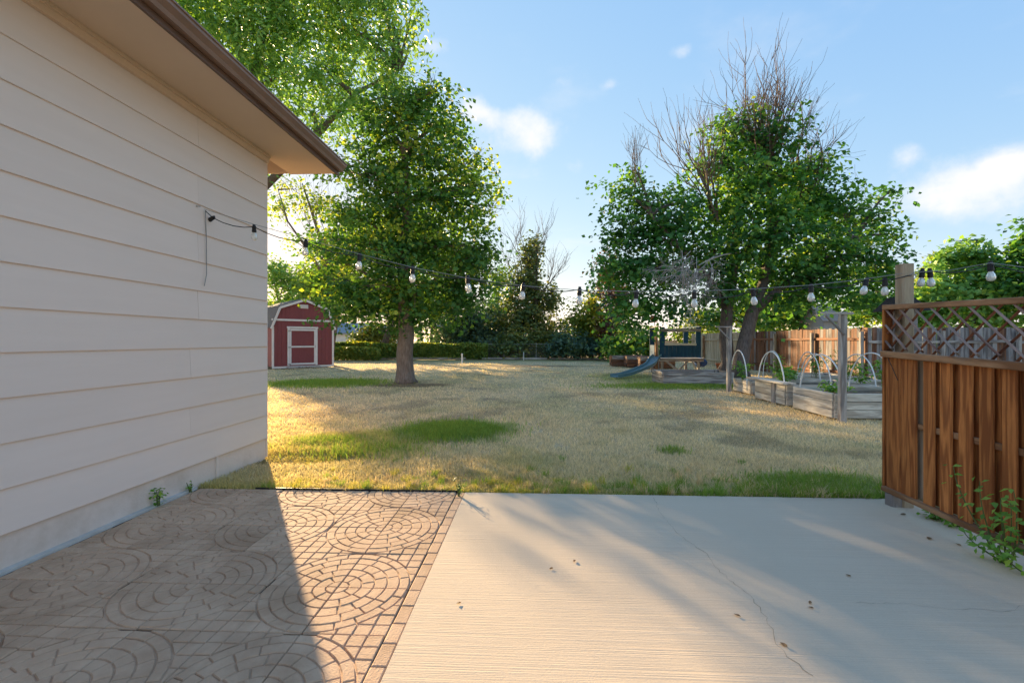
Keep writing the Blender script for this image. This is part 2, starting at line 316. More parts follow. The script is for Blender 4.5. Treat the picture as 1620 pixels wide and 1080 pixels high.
mMaple = leaf_mat('maple_leaf', [(0.0, (0.036, 0.105, 0.032)), (0.45, (0.069, 0.179, 0.045)), (0.8, (0.153, 0.284, 0.053)), (1.0, (0.325, 0.406, 0.060))], 0.42)
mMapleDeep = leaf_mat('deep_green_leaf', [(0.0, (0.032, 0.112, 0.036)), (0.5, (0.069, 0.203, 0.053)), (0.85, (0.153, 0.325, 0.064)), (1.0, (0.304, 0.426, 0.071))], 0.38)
mCotton = leaf_mat('light_green_leaf', [(0.0, (0.105, 0.238, 0.070)), (0.5, (0.196, 0.392, 0.105)), (0.85, (0.244, 0.406, 0.101)), (1.0, (0.406, 0.500, 0.101))], 0.28)
mLocust = leaf_mat('backlit_pale_leaf', [(0.0, (0.122, 0.224, 0.060)), (0.5, (0.224, 0.325, 0.081)), (1.0, (0.487, 0.500, 0.122))], 0.5)
mConifer = leaf_mat('juniper_needle', [(0.0, (0.070, 0.119, 0.049)), (0.6, (0.140, 0.196, 0.063)), (1.0, (0.266, 0.245, 0.070))], 0.25)
mBluish = leaf_mat('blue_green_needle', [(0.0, (0.049, 0.105, 0.085)), (0.6, (0.091, 0.172, 0.122)), (1.0, (0.183, 0.265, 0.122))], 0.25)
mRust = leaf_mat('rusty_needle', [(0.0, (0.087, 0.043, 0.032)), (0.6, (0.174, 0.090, 0.061)), (1.0, (0.232, 0.174, 0.087))], 0.2)
mYellowG = leaf_mat('yellow_green_leaf', [(0.0, (0.087, 0.145, 0.029)), (0.6, (0.217, 0.290, 0.043)), (1.0, (0.406, 0.420, 0.072))], 0.45)
mHedge = leaf_mat('hedge_leaf', [(0.0, (0.060, 0.112, 0.028)), (0.6, (0.162, 0.244, 0.050)), (1.0, (0.447, 0.406, 0.071))], 0.35)
mPlant = leaf_mat('garden_leaf', [(0.0, (0.081, 0.203, 0.041)), (0.6, (0.162, 0.344, 0.060)), (1.0, (0.344, 0.500, 0.101))], 0.35)
mDry = leaf_mat('dry_leaf', [(0.0, (0.145, 0.094, 0.058)), (0.6, (0.246, 0.174, 0.102)), (1.0, (0.377, 0.290, 0.174))], 0.2)
mGrass = tone_mat('grass_blade', 0.35, 0.8)
mLawn = tone_mat('lawn_ground', 0, 0.95, noise=[(1.3, 0.8, 1.15), (9.0, 0.72, 1.2), (70.0, 0.6, 1.3)])

# ------------------------------------------------------------------ lawn
def vnoise(x, y, seed=0):
    xi = np.floor(x).astype(np.int64); yi = np.floor(y).astype(np.int64); fx = x - xi; fy = y - yi
    fx = fx * fx * (3 - 2 * fx); fy = fy * fy * (3 - 2 * fy)
    def h(a, b):
        n = (a * 374761393 + b * 668265263 + seed * 974634777) & 0x7fffffff; n = ((n ^ (n >> 13)) * 1274126177) & 0x7fffffff
        return ((n ^ (n >> 16)) & 0xffff) / 65535.0
    return (h(xi, yi) * (1 - fx) + h(xi + 1, yi) * fx) * (1 - fy) + (h(xi, yi + 1) * (1 - fx) + h(xi + 1, yi + 1) * fx) * fy
def fbm(x, y, s, seed=0, o=4):
    t = 0; a = 0.5
    for i in range(o): t = t + a * vnoise(x * s, y * s, seed + i); s *= 2.1; a *= 0.5
    return t / (1 - 0.5 ** o)
def sst(e0, e1, x): t = np.clip((x - e0) / (e1 - e0), 0, 1); return t * t * (3 - 2 * t)
def ell(x, y, cx, cy, rx, ry, soft=0.45):
    d = np.sqrt(((x - cx) / rx) ** 2 + ((y - cy) / ry) ** 2) + (fbm(x, y, 2.2, 40) - 0.5) * 0.9
    return 1 - sst(1 - soft, 1 + soft * 0.6, d)
STRAW = np.array((0.70, 0.555, 0.37)); PALE = np.array((0.77, 0.65, 0.48)); GREEN = np.array((0.19, 0.30, 0.065)); YGREEN = np.array((0.44, 0.41, 0.085)); DIRT = np.array((0.19, 0.13, 0.085)); OLIVE = np.array((0.36, 0.365, 0.20))
def lawn_mix(x, y):
    uu = x * CT - y * ST; vv = x * ST + y * CT
    green = np.maximum.reduce([ell(x, y, -0.95, 7.15, 0.95, 0.85, 0.3), ell(x, y, -6.2, 15.2, 1.9, 1.5, 0.3), 0.3 * ell(x, y, -2.7, 6.45, 0.75, 0.4), 0.6 * ell(x, y, 3.0, 4.5, 0.8, 0.36),
                               0.85 * ell(x, y, 5.2, 14.1, 2.3, 0.8), 0.6 * ell(x, y, 4.6, 17.5, 1.6, 2.5), 0.4 * ell(x, y, -1.0, 32.5, 12, 2.0), 0.5 * ell(x, y, 2.05, 5.8, 0.2, 0.14)])
    edge = np.exp(-np.maximum(vv - 4.2, 0) / 0.32) * (0.5 + 0.6 * fbm(x, y, 2.0, 9))
    yg = np.clip(np.maximum(edge * 1.0, 0.75 * ell(x, y, -2.3, 6.2, 1.2, 0.9)) + 0.4 * sst(0.5, 0.75, fbm(x, y, 1.1, 3)) * sst(9, 4.5, y), 0, 1) * sst(2.6, 0.6, x)
    edgeg = edge * sst(0.5, 2.0, x)
    olive = sst(0.5, 0.72, fbm(x, y, 0.55, 21)) * 0.3 + 0.25 * sst(0.55, 0.8, fbm(x, y, 2.5, 22))
    dirt = np.maximum.reduce([0.8 * ell(x, y, -2.5, 5.5, 0.8, 0.28), 0.75 * ell(x, y, -3.4, 14.6, 1.5, 0.8), 0.6 * ell(x, y, 0.2, 25.5, 4.5, 1.0), 0.35 * sst(0.6, 0.75, fbm(x, y, 0.9, 31))])
    return green, yg, edgeg, olive, dirt
def lawn_col(x, y):
    g, yg, eg, ol, d = lawn_mix(x, y); n = fbm(x, y, 1.7, 55)[:, None]
    c = STRAW * (1 - n) + PALE * n
    for w, k in ((ol, OLIVE), (d, DIRT), (yg * 0.8, YGREEN), (eg * 0.6, GREEN), (g, GREEN)): c = c * (1 - w[:, None]) + k * w[:, None]
    return c
def axis(lo, hi, step, far):
    a = list(np.arange(lo, hi + 1e-6, step)); s = step; x = hi
    while x < far: s *= 1.35; x += s; a.append(x)
    s = step; x = lo
    while x > -far: s *= 1.35; x -= s; a.insert(0, x)
    return np.array(a)
xs = axis(-15, 15, 0.16, 500); ys = axis(-3, 36, 0.16, 700)
XX, YY = np.meshgrid(xs, ys); x, y = XX.ravel(), YY.ravel()
zz = -0.035 + 0.03 * (fbm(x, y, 0.5, 77) - 0.5) * sst(4.5, 8, y)
nx, ny = len(xs), len(ys); idx = np.arange(nx * ny).reshape(ny, nx)
Fq = np.stack([idx[:-1, :-1], idx[:-1, 1:], idx[1:, 1:], idx[1:, :-1]], -1).reshape(-1, 4)
lawn = mobj('lawn', np_mesh('lawn', np.c_[x, y, zz], Fq, col=lawn_col(x, y) * np.array((0.88, 0.82, 0.70))), mLawn)
tag(lawn, 'patchy sun-dried straw coloured lawn with green tufts', 'lawn', kind='structure')

def blades(name, x, y, hgt, wid, col, lean=0.5, label=None):
    n = len(x); a = rng.uniform(0, 2 * np.pi, n); l = rng.normal(0, lean, n) * hgt; b = rng.uniform(0, 2 * np.pi, n)
    dxw, dyw = np.cos(a) * wid / 2, np.sin(a) * wid / 2; lx, ly = np.cos(b) * l, np.sin(b) * l; z0 = np.full(n, -0.04)
    v = np.stack([np.c_[x - dxw, y - dyw, z0], np.c_[x + dxw, y + dyw, z0], np.c_[x + dxw * .7 + lx * .4, y + dyw * .7 + ly * .4, z0 + hgt * .65], np.c_[x - dxw * .7 + lx * .4, y - dyw * .7 + ly * .4, z0 + hgt * .65], np.c_[x + lx, y + ly, z0 + hgt]], 1)
    i = np.arange(n)[:, None] * 5
    Fa = np.concatenate([i + np.array([[0, 1, 2]]), i + np.array([[0, 2, 3]]), i + np.array([[3, 2, 4]])], 0)
    o = mobj(name, np_mesh(name, v.reshape(-1, 3), Fa, col=np.repeat(col, 5, 0)), mGrass); tag(o, label, 'grass', kind='stuff'); return o
# short dry turf: density falls with distance
n = 330000
zy = 4.2 / (1 - rng.uniform(0, 1, n) * (1 - 4.2 / 30.0)); xx = rng.uniform(-1.25, 1.3, n) * zy
uu = xx * CT - zy * ST; vv = xx * ST + zy * CT
ok = (vv > 4.21) & ~((uu < -3.24) & (vv < 5.4)) & (xx < 11) & (fbm(xx, zy, 3.1, 60) > 0.22)
xx, zy = xx[ok], zy[ok]; g, yg, eg, ol, d = lawn_mix(xx, zy)
col = lawn_col(xx, zy) * rng.uniform(0.75, 1.3, (len(xx), 1)); pick = rng.uniform(0, 1, len(xx))
hgt = rng.uniform(0.025, 0.06, len(xx)) * (1 + 1.0 * g + 0.5 * yg) * (1 - 0.7 * d)
blades('dry_grass', xx, zy, hgt, 0.0035 + 0.0011 * zy, col, 0.75, 'short sun-bleached turf blades over the whole back lawn')
# longer tufts along the concrete edge and in the green patches
n = 34000
u_ = rng.uniform(-3.1, 3.6, n); v_ = 4.19 + rng.exponential(0.16, n); pt = np.array([UV(a, b)[:2] for a, b in zip(u_, v_)]); x, y = pt[:, 0], pt[:, 1]
dens = fbm(x, y, 3.0, 91); right = sst(0.9, 2.2, x); keep = rng.uniform(0, 1, n) < sst(0.32, 0.6, dens) * (0.35 + 0.65 * np.maximum(right, sst(-3.0, -2.2, u_)))
keep &= ~((u_ < -2.2) & (rng.uniform(0, 1, n) < 0.75))
x, y, right, dens = x[keep], y[keep], right[keep], dens[keep]
gcol = np.where(rng.uniform(0, 1, (len(x), 1)) < 0.35 + 0.4 * right[:, None], np.array((0.22, 0.33, 0.06)), np.array((0.46, 0.43, 0.10))) * rng.uniform(0.7, 1.25, (len(x), 1))
gcol = np.where(rng.uniform(0, 1, (len(x), 1)) < 0.25, STRAW, gcol)
blades('edge_grass', x, y, rng.uniform(0.03, 0.08, len(x)) * (0.7 + 0.7 * right * sst(0.3, 0.7, dens)), 0.006, gcol, 0.5, 'longer yellow-green grass fringe along the patio edge')
tu, tv, th_ = rng.uniform(-2.6, 3.5, 330), 4.2 + rng.exponential(0.2, 330), rng.uniform(0.05, 0.15, 330)
tp = np.array([UV(a, b)[:2] for a, b in zip(tu, tv)]); nb_ = 42; x = np.repeat(tp[:, 0], nb_) + rng.normal(0, .022, 330 * nb_); y = np.repeat(tp[:, 1], nb_) + rng.normal(0, .018, 330 * nb_)
rt = sst(0.2, 1.8, np.repeat(tp[:, 0], nb_))[:, None]; tc_ = np.repeat(rng.uniform(0, 1, (330, 1)), nb_, 0)
gcol = np.where(tc_ < 0.3 + 0.5 * rt, np.array((0.23, 0.35, 0.065)), np.where(tc_ < 0.75, np.array((0.48, 0.45, 0.10)), STRAW)) * rng.uniform(0.75, 1.25, (len(x), 1))
blades('grass_tufts', x, y, np.repeat(th_, nb_) * rng.uniform(0.5, 1.15, len(x)) * (0.75 + 0.3 * rt[:, 0]), 0.0055, gcol, 0.5, 'ragged tufts of taller grass leaning over the patio edge')
px_, py_ = [], []
for cx, cy, rx, ry, k in ((-0.95, 7.15, 0.85, 0.75, 7500), (-6.2, 15.2, 1.9, 1.5, 8000), (-2.6, 6.4, 0.55, 0.3, 900), (3.0, 4.5, 0.75, 0.3, 2600), (5.2, 14.1, 2.2, 0.75, 8000), (2.05, 5.8, 0.18, 0.12, 220), (-1.9, 5.9, 0.9, 0.5, 1200)):
    px_.append(rng.normal(cx, rx * 0.45, k)); py_.append(rng.normal(cy, ry * 0.45, k))
x, y = np.concatenate(px_), np.concatenate(py_); ok = ((x * ST + y * CT) > 4.2) & ~(((x * CT - y * ST) < -3.24) & ((x * ST + y * CT) < 5.4)); x, y = x[ok], y[ok]
gcol = (np.array((0.19, 0.33, 0.06)) + rng.uniform(0, 1, (len(x), 1)) * np.array((0.16, 0.09, 0.02))) * rng.uniform(0.75, 1.2, (len(x), 1))
blades('green_grass', x, y, rng.uniform(0.05, 0.12, len(x)), 0.005 + 0.0008 * y, gcol, 0.45, 'greener grass tufts in scattered patches of the lawn')

# ------------------------------------------------------------------ patio
PV, U0, T = 4.18, -0.70, 0.41       # far edge, border line, paver size
mb = MB(); mb.box((-0.625, -2.2, -0.09), (3.32, PV, 0.0)); slab = mb.build('concrete_patio', mConc, None, RZ); tag(slab, 'broom finished concrete patio slab with a long crack', 'patio', kind='structure')
def crack(pts, w, name='crack'):
    mb = MB(); q = []
    for i in range(len(pts) - 1):
        a, b = Vector(pts[i]), Vector(pts[i + 1]); k = max(2, int((b - a).length / 0.035))
        q += [a.lerp(b, j / k) for j in range(k)]
    q = [p + Vector((random.gauss(0, 0.006), random.gauss(0, 0.006), 0)) for p in q]
    L, R = [], []
    for i, p in enumerate(q):
        t = (q[min(i + 1, len(q) - 1)] - q[max(i - 1, 0)]); t.z = 0; t.normalize(); nrm = Vector((-t.y, t.x, 0)); ww = w * random.uniform(0.25, 1.3)
        L.append(p + nrm * ww); R.append(p - nrm * ww)
    pts2 = [(p.x, p.y, 0.002) for p in L + R]; n = len(q)
    mb.poly(pts2, [(i, i + 1, n + i + 1, n + i) for i in range(n - 1)]); return mb.build(name, mCrack, slab)
crack([G(*p) for p in ((1034, 787), (1045, 812), (1072, 843), (1098, 862), (1117, 876), (1135, 900), (1165, 925), (1192, 948), (1207, 968), (1222, 995), (1228, 1018), (1248, 1040), (1300, 1079))], 0.0013)
crack([G(*p) for p in ((1619, 956), (1600, 968), (1560, 964), (1500, 962), (1430, 955), (1340, 953))], 0.0009)
base = MB().box((-3.6, -2.2, -0.09), (-0.627, PV, -0.014)).build('paved_patio', mBed, None, RZ); tag(base, 'tan cast pavers with circular stone pattern beside the house', 'patio', kind='structure')

def inset(poly, d):                 # polygon shrunk towards the inside (ccw)
    n = len(poly); o = []
    for i in range(n):
        p, a, b = Vector(poly[i]), Vector(poly[i - 1]), Vector(poly[(i + 1) % n])
        e1 = (p - a).normalized(); e2 = (b - p).normalized(); n1 = Vector((-e1.y, e1.x)); n2 = Vector((-e2.y, e2.x)); bi = n1 + n2
        if bi.length < 1e-6: bi = n1
        bi.normalize(); k = max(0.5, bi.dot(n1)); o.append(tuple(p + bi * (d / k)))
    return o
def clip(poly, nrm, off):           # keep points with p.n >= off
    o = []
    for i in range(len(poly)):
        a, b = Vector(poly[i - 1]), Vector(poly[i]); da, db = a.dot(nrm) - off, b.dot(nrm) - off
        if (da >= 0) != (db >= 0): o.append(tuple(a.lerp(b, da / (da - db))))
        if db >= 0: o.append(tuple(b))
    return o
def tile_mesh(seed):
    r = random.Random(seed); mb = MB(); cells = []
    rad = [0.0, 0.062, 0.132, 0.204, 0.276, 0.345, 0.402]; cnt = [1, 2, 3, 4, 4, 5]
    for k in range(6):
        r0, r1, n = rad[k], rad[k + 1], cnt[k]; off = r.uniform(-0.25, 0.25) if k else 0
        cuts = [0.0] + [min(max((i + off) / n + r.uniform(-0.04, 0.04), 0.06), 0.94) for i in range(1 if off >= 0 or n == 1 else 1, n)] + [1.0]
        if n == 1: cuts = [0, 1]
        for a, b in zip(cuts[:-1], cuts[1:]):
            if b - a < 0.03: continue
            a2, b2 = a * math.pi / 2, b * math.pi / 2; st = max(2, int((b2 - a2) / 0.16))
            outer = [(r1 * math.cos(a2 + (b2 - a2) * i / st), r1 * math.sin(a2 + (b2 - a2) * i / st)) for i in range(st + 1)]
            inner = [(r0 * math.cos(a2 + (b2 - a2) * i / st), r0 * math.sin(a2 + (b2 - a2) * i / st)) for i in range(st, -1, -1)] if r0 > 0 else [(0, 0)]
            cells.append(outer + inner)
    g = T / 5
    for i in range(5):
        for j in range(5):
            q = [(i*g, j*g), ((i+1)*g, j*g), ((i+1)*g, (j+1)*g), (i*g, (j+1)*g)]; c = Vector(((i + .5) * g, (j + .5) * g))
            if c.length < 0.34: continue
            nn = c.normalized(); q = clip(q, nn, 0.402)
            if len(q) >= 3 and max((Vector(p).dot(nn) for p in q)) > 0.402 + 0.022: cells.append(q)
    for q in cells:
        lo, hi = inset(q, 0.0018), inset(q, 0.006); n = len(q); dz = r.uniform(-0.0015, 0.0015)
        mb.poly([(x, y, -0.016) for x, y in lo] + [(x, y, -0.0055 + dz) for x, y in inset(q, 0.0026)] + [(x, y, 0.0 + dz) for x, y in hi],
                [(i, (i+1) % n, n+(i+1) % n, n+i) for i in range(n)] + [(n+i, n+(i+1) % n, 2*n+(i+1) % n, 2*n+i) for i in range(n)] + [tuple(range(2*n, 3*n))])
    e = 0.0055; mb.box((e, e, -0.03), (T - e, T - e, -0.0072))
    me = mb.mesh('paver'); me.materials.append(mPaver); return me
tiles = [tile_mesh(s) for s in range(4)]
rows = [PV - T * k for k in range(0, 13)]; k_t = 0
for j in range(12):                  # row j spans rows[j+1]..rows[j]; circle centres on v=rows[0], rows[2], ...
    for i in range(6):               # column i spans U0-T*(i+1)..U0-T*i; centres on u=U0-T, U0-3T, ...
        cu = U0 - T * (i + 1) if i % 2 == 0 else U0 - T * i; cv = rows[j] if j % 2 == 0 else rows[j + 1]
        right, upper = i % 2 == 0, j % 2 == 1
        ang = {(True, True): 0, (False, True): 90, (False, False): 180, (True, False): 270}[(right, upper)]
        m = Matrix.Translation(UV(cu, cv, random.uniform(-0.002, 0.002))) @ Matrix.Rotation(math.radians(ang) - TH + random.gauss(0, 0.003), 4, 'Z') @ Matrix.Rotation(random.gauss(0, 0.002), 4, 'X')
        mobj('paver', tiles[(i * 3 + j * 2 + (i * j) % 3) % 4], None, base, m)
bb = MB(); L_, w_ = 0.145, 0.068
bb.poly([(0,0,-.02),(w_,0,-.02),(w_,L_,-.02),(0,L_,-.02),(0,0,-.004),(w_,0,-.004),(w_,L_,-.004),(0,L_,-.004),(.005,.005,0),(w_-.005,.005,0),(w_-.005,L_-.005,0),(.005,L_-.005,0)],
        [(0,1,5,4),(1,2,6,5),(2,3,7,6),(3,0,4,7),(4,5,9,8),(5,6,10,9),(6,7,11,10),(7,4,8,11),(8,9,10,11)])
bme = bb.mesh('border_brick'); bme.materials.append(mPaver)
for k in range(40):
    mobj('border_brick', bme, None, base, Matrix.Translation(UV(U0 + 0.004 + random.gauss(0, 0.0015), PV - 0.15 * (k + 1) + 0.003, random.uniform(-0.003, 0.001))) @ RZ)
mb = MB(); mb.box((-2.62, PV + 0.006, -0.1), (-0.68, PV + 0.016, 0.012)); ed = mb.build('lawn_edging', mBlack, None, RZ); tag(ed, 'thin black plastic edging between the pavers and the lawn', 'edging')

# ------------------------------------------------------------------ house on the left
UW, VC, HS, REV = -3.21, 5.35, 3.62, 0.2753
house = thing('house', UV(UW, VC), 'beige lap-sided house wall under a wide brown eave at left', 'house')
core = MB().box((-9.2, -3.0, -0.1), (UW - 0.03, VC - 0.012, HS + 0.02)).build('wall', mFound, house, RZ)
MB().box((UW - 0.03, -3.0, -0.1), (UW - 0.012, VC - 0.004, 0.232)).build('foundation', mFound, house, RZ)
Ux = Vector((CT, -ST, 0)); Vx = Vector((ST, CT, 0)); UP = Vector((0, 0, 1))
sid = {}
def siding(k, v0, v1):
    L = v1 - v0; key = round(L, 3)
    if key not in sid:             # wedge section: butt edge proud at the bottom, 9 mm thick hardboard
        mb = MB(); hh = REV + 0.02
        sec = [(-0.002, hh), (-0.008, hh), (-0.004, 0.0), (0.012, 0.0), (0.0135, 0.003)]
        n = 5; mb.poly([(0, a, b) for a, b in sec] + [(L, a, b) for a, b in sec], [tuple(range(n)), tuple(range(n, 2*n))[::-1]] + [(i, n + i, n + (i+1) % n, (i+1) % n) for i in range(n)])
        sid[key] = mb.mesh('siding_board'); sid[key].materials.append(mSiding)
    h0 = 0.226 + REV * k
    m = Matrix((Vx, Ux, UP)).transposed().to_4x4(); m.translation = UV(UW + random.uniform(-0.0008, 0.0008), v0, h0)
    mobj('siding_board', sid[key], None, core, m)
for k in range(12):
    j = 4.12 + (0.1 if k >= 5 else 0) if k % 2 else None
    if j is not None: siding(k, -0.76 + 0.002, j - 0.0025); siding(k, j, VC)
    else: siding(k, -0.76 + 0.002, 2.4 - 0.0015) if False else siding(k, -0.762, VC)
    siding(k, -3.0, -0.764)
MB().box((UW - 0.012, 4.475, 0.0), (UW + 0.006, 4.505, 0.225)).build('joint_trim', mSiding, house, RZ)
MB().box((UW - 0.03, VC - 0.004, 0.0), (UW + 0.004, VC + 0.014, HS)).build('corner_trim', mSiding, house, RZ)
MB().box((UW + 0.0, -3.0, HS - 0.085), (UW + 0.032, VC, HS - 0.0)).box((UW + 0.0, -3.0, HS - 0.03), (UW + 0.052, VC, HS - 0.002)).build('frieze_board', mSoffit, house, RZ)
UE, VE = -2.61, 5.95
MB().box((UW - 0.03, -3.0, HS), (UE, VE, HS + 0.02)).build('soffit', mSoffit, house, RZ)
MB().box((UE, -3.0, HS - 0.02), (UE + 0.022, VE + 0.02, HS + 0.125)).build('fascia', mFascia, house, RZ)
gp = [(0, 0.0), (0.05, 0.0), (0.062, 0.03), (0.098, 0.062), (0.1, 0.085), (0.112, 0.088), (0.112, 0.1), (0.0, 0.1)]
mb = MB(); a = [UV(UE + 0.024 + p, -3.0, HS + 0.03 + q) for p, q in gp]; b = [UV(UE + 0.024 + p, VE + 0.03, HS + 0.03 + q) for p, q in gp]; n = len(gp)
mb.poly(a + b, [tuple(range(n)), tuple(range(n, 2*n))[::-1]] + [(i, n+i, n+(i+1) % n, (i+1) % n) for i in range(n)]); mb.build('gutter', mGutter, house)
# roof: eave slope rising to a ridge over the house, gable rake at the far end
mb = MB(); rs = [(UE + 0.10, HS + 0.135), (UE + 0.10, HS + 0.155), (-6.2, HS + 1.38), (-9.9, HS + 0.12), (-9.9, HS + 0.1), (-6.2, HS + 1.34)]
a = [UV(p, -3.0, q) for p, q in rs]; b = [UV(p, VE + 0.06, q) for p, q in rs]; n = len(rs)
mb.poly(a + b, [tuple(range(n)), tuple(range(n, 2*n))[::-1]] + [(i, n+i, n+(i+1) % n, (i+1) % n) for i in range(n)]); mb.build('roof', mShingle, house)
mb = MB(); mb.poly([UV(UE, VE, HS + 0.02), UV(-6.2, VE, HS + 1.28), UV(-9.8, VE, HS + 0.02), UV(UE, VE + 0.02, HS + 0.02), UV(-6.2, VE + 0.02, HS + 1.28), UV(-9.8, VE + 0.02, HS + 0.02)], [(0,1,2),(5,4,3),(0,3,4,1),(1,4,5,2),(2,5,3,0)]); mb.build('gable', mSoffit, house)
MB().box((UW - 0.012, 0.5, -0.01), (UW + 0.035, 4.17, 0.012)).build('base_strip', mEdgeStrip, house, RZ)

# ------------------------------------------------------------------ leaf and branch generators
def leaf_quads(C, size, nrm, rnd=0.6, tip=1.0, wide=0.8, tint=None):
    n = len(C); a = rng.normal(0, 1, (n, 3)); N_ = nrm + a * rnd; N_ /= np.linalg.norm(N_, axis=1, keepdims=True) + 1e-9
    t = rng.normal(0, 1, (n, 3)); t[:, 2] -= 0.35; t -= N_ * (t * N_).sum(1, keepdims=True); t /= np.linalg.norm(t, axis=1, keepdims=True) + 1e-9
    b = np.cross(N_, t); s = (size * rng.uniform(0.7, 1.3, n))[:, None]
    v = np.stack([C - t * s * .5 * tip, C + b * s * .5 * wide + N_ * s * .14 - t * s * .06, C + t * s * .5 * tip, C - b * s * .5 * wide + N_ * s * .14 - t * s * .06], 1)
    f = np.arange(n * 4).reshape(-1, 4); return v.reshape(-1, 3), f, np.repeat(tint, 4)
def crown_points(clumps, per, spread, flat, leaves_per, shell=0.5, droop=0.25):
    """clumps: (centre, rx, ry, rz, density) -> twig cluster centres and leaf positions with outward normals"""
    CC, LL, NN, TT = [], [], [], []
    for c, rx, ry, rz, dn in clumps:
        k = max(3, int(per * dn * (rx * rz + rx * ry + ry * rz) / 3 * 4)); d = rng.normal(0, 1, (k, 3)); d /= np.linalg.norm(d, axis=1, keepdims=True)
        r = rng.uniform(0, 1, k) ** shell * rng.normal(1.0, 0.13, k); r = np.where(rng.uniform(0, 1, k) < 0.1, rng.uniform(1.0, 1.4, k), r); ctr = np.array(c) + d * r[:, None] * np.array((rx, ry, rz)); CC.append(ctr)
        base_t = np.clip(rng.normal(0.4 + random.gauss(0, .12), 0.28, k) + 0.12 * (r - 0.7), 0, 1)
        m = leaves_per; off = rng.normal(0, 1, (k, m, 3)) * np.array((spread, spread, spread * flat))
        off[..., 2] -= droop * (off[..., 0] ** 2 + off[..., 1] ** 2) / spread
        LL.append((ctr[:, None] + off).reshape(-1, 3)); nn = np.repeat(d * 0.6 + np.array((0, 0, 0.75)), m, 0); NN.append(nn)
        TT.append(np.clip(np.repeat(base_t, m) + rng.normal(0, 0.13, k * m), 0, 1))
    return CC, np.concatenate(LL), np.concatenate(NN), np.concatenate(TT)
def bez(p0, p1, p2, n=7): return [p0 * (1 - t) ** 2 + p1 * 2 * t * (1 - t) + p2 * t * t for t in [i / (n - 1) for i in range(n)]]
def twig(mb, p, d, L, r, depth, up=0.25, wig=0.22, kids=3, k=4):
    n = 5; pts = [p]; q = p.copy(); dd = d.normalized()
    for i in range(n):
        dd = (dd + Vector((random.gauss(0, wig), random.gauss(0, wig), random.gauss(0, wig) + up * 0.35))).normalized(); q = q + dd * (L / n); pts.append(q.copy())
    mb.tube(pts, [max(r * (1 - 0.8 * i / n), 0.004) for i in range(n + 1)], k if depth > 1 else 3, False)
    if depth > 0:
        for _ in range(kids):
            i = random.randint(1, n - 1); b = pts[i]; ax = Vector((random.gauss(0, 1), random.gauss(0, 1), random.gauss(0, 0.6) + up)).normalized()
            nd = ((pts[i + 1] - pts[i]).normalized() * 1.0 + ax * 0.62).normalized(); twig(mb, b, nd, L * random.uniform(0.45, 0.7), max(r * 0.5, 0.005), depth - 1, up, wig, kids, k)
def px_clumps(z, lst, dscale=1.0, dz=0.0):
    out = []
    for q in lst:
        cx, cy, rx, ry = q[:4]; dn = q[4] if len(q) > 4 else 1.0; off = q[5] if len(q) > 5 else random.uniform(-0.35, 0.35) * rx * z / F * dscale
        a, b = rx * z / F, ry * z / F; out.append((P(cx, cy, z + dz + off), a, (a + b) / 2 * dscale, b, dn))
    return out
def make_tree(name, label, cat, base, trunk_paths, clumps, leaf, leafsize, per, spread, lp, bark, group=None, flat=0.3, shell=0.5, twigs=0.35, limb_r=0.09, rnd=0.6, wide=0.8, tip=1.0, droop=0.25, sides=10, limbs=True, twig_r=0.012, limb_min=0.0):
    t = thing(name, base, label, cat, group)
    mb = MB()
    for pts, rad in trunk_paths: mb.tube(pts, rad, sides)
    mb.build('trunk', bark, t, None, True)
    CC, LL, NN, TT = crown_points(clumps, per, spread, flat, lp, shell, droop)
    bm_ = MB(); allp = [Vector(p) for pts, r in trunk_paths for p in pts[len(pts) // 3:]]
    for (c, rx, ry, rz, dn), cc in zip(clumps, CC):
        c = Vector(c)
        if limbs and allp and c.z > limb_min:
            s = min(allp, key=lambda q: (q - c).length + 1.3 * max(0, q.z - c.z + 0.3) + random.uniform(0, 0.5)); mid = s.lerp(c, 0.5) + Vector((random.gauss(0, .15), random.gauss(0, .15), 0.12 * (c - s).length))
            pts = bez(s, mid, c, 7); bm_.tube(pts, [limb_r * (1 - 0.72 * i / 6) * min(1.3, 0.5 + rx / 2) for i in range(7)], 5, False)
        else: pts = [c]
        for q in cc:
            if random.random() < twigs:
                q = Vector(q); s = random.choice(pts[len(pts) // 2:]); bm_.tube([s, s.lerp(q, 0.5) + Vector((random.gauss(0, .08), random.gauss(0, .08), 0.07)) * (q - s).length, q], [twig_r * 1.6, twig_r, twig_r * 0.5], 3, False)
    if bm_.v: tag(bm_.build('branches', bark, t), kind='stuff')
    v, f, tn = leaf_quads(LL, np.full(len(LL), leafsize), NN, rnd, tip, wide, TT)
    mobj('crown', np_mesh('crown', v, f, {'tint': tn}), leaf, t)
    return t

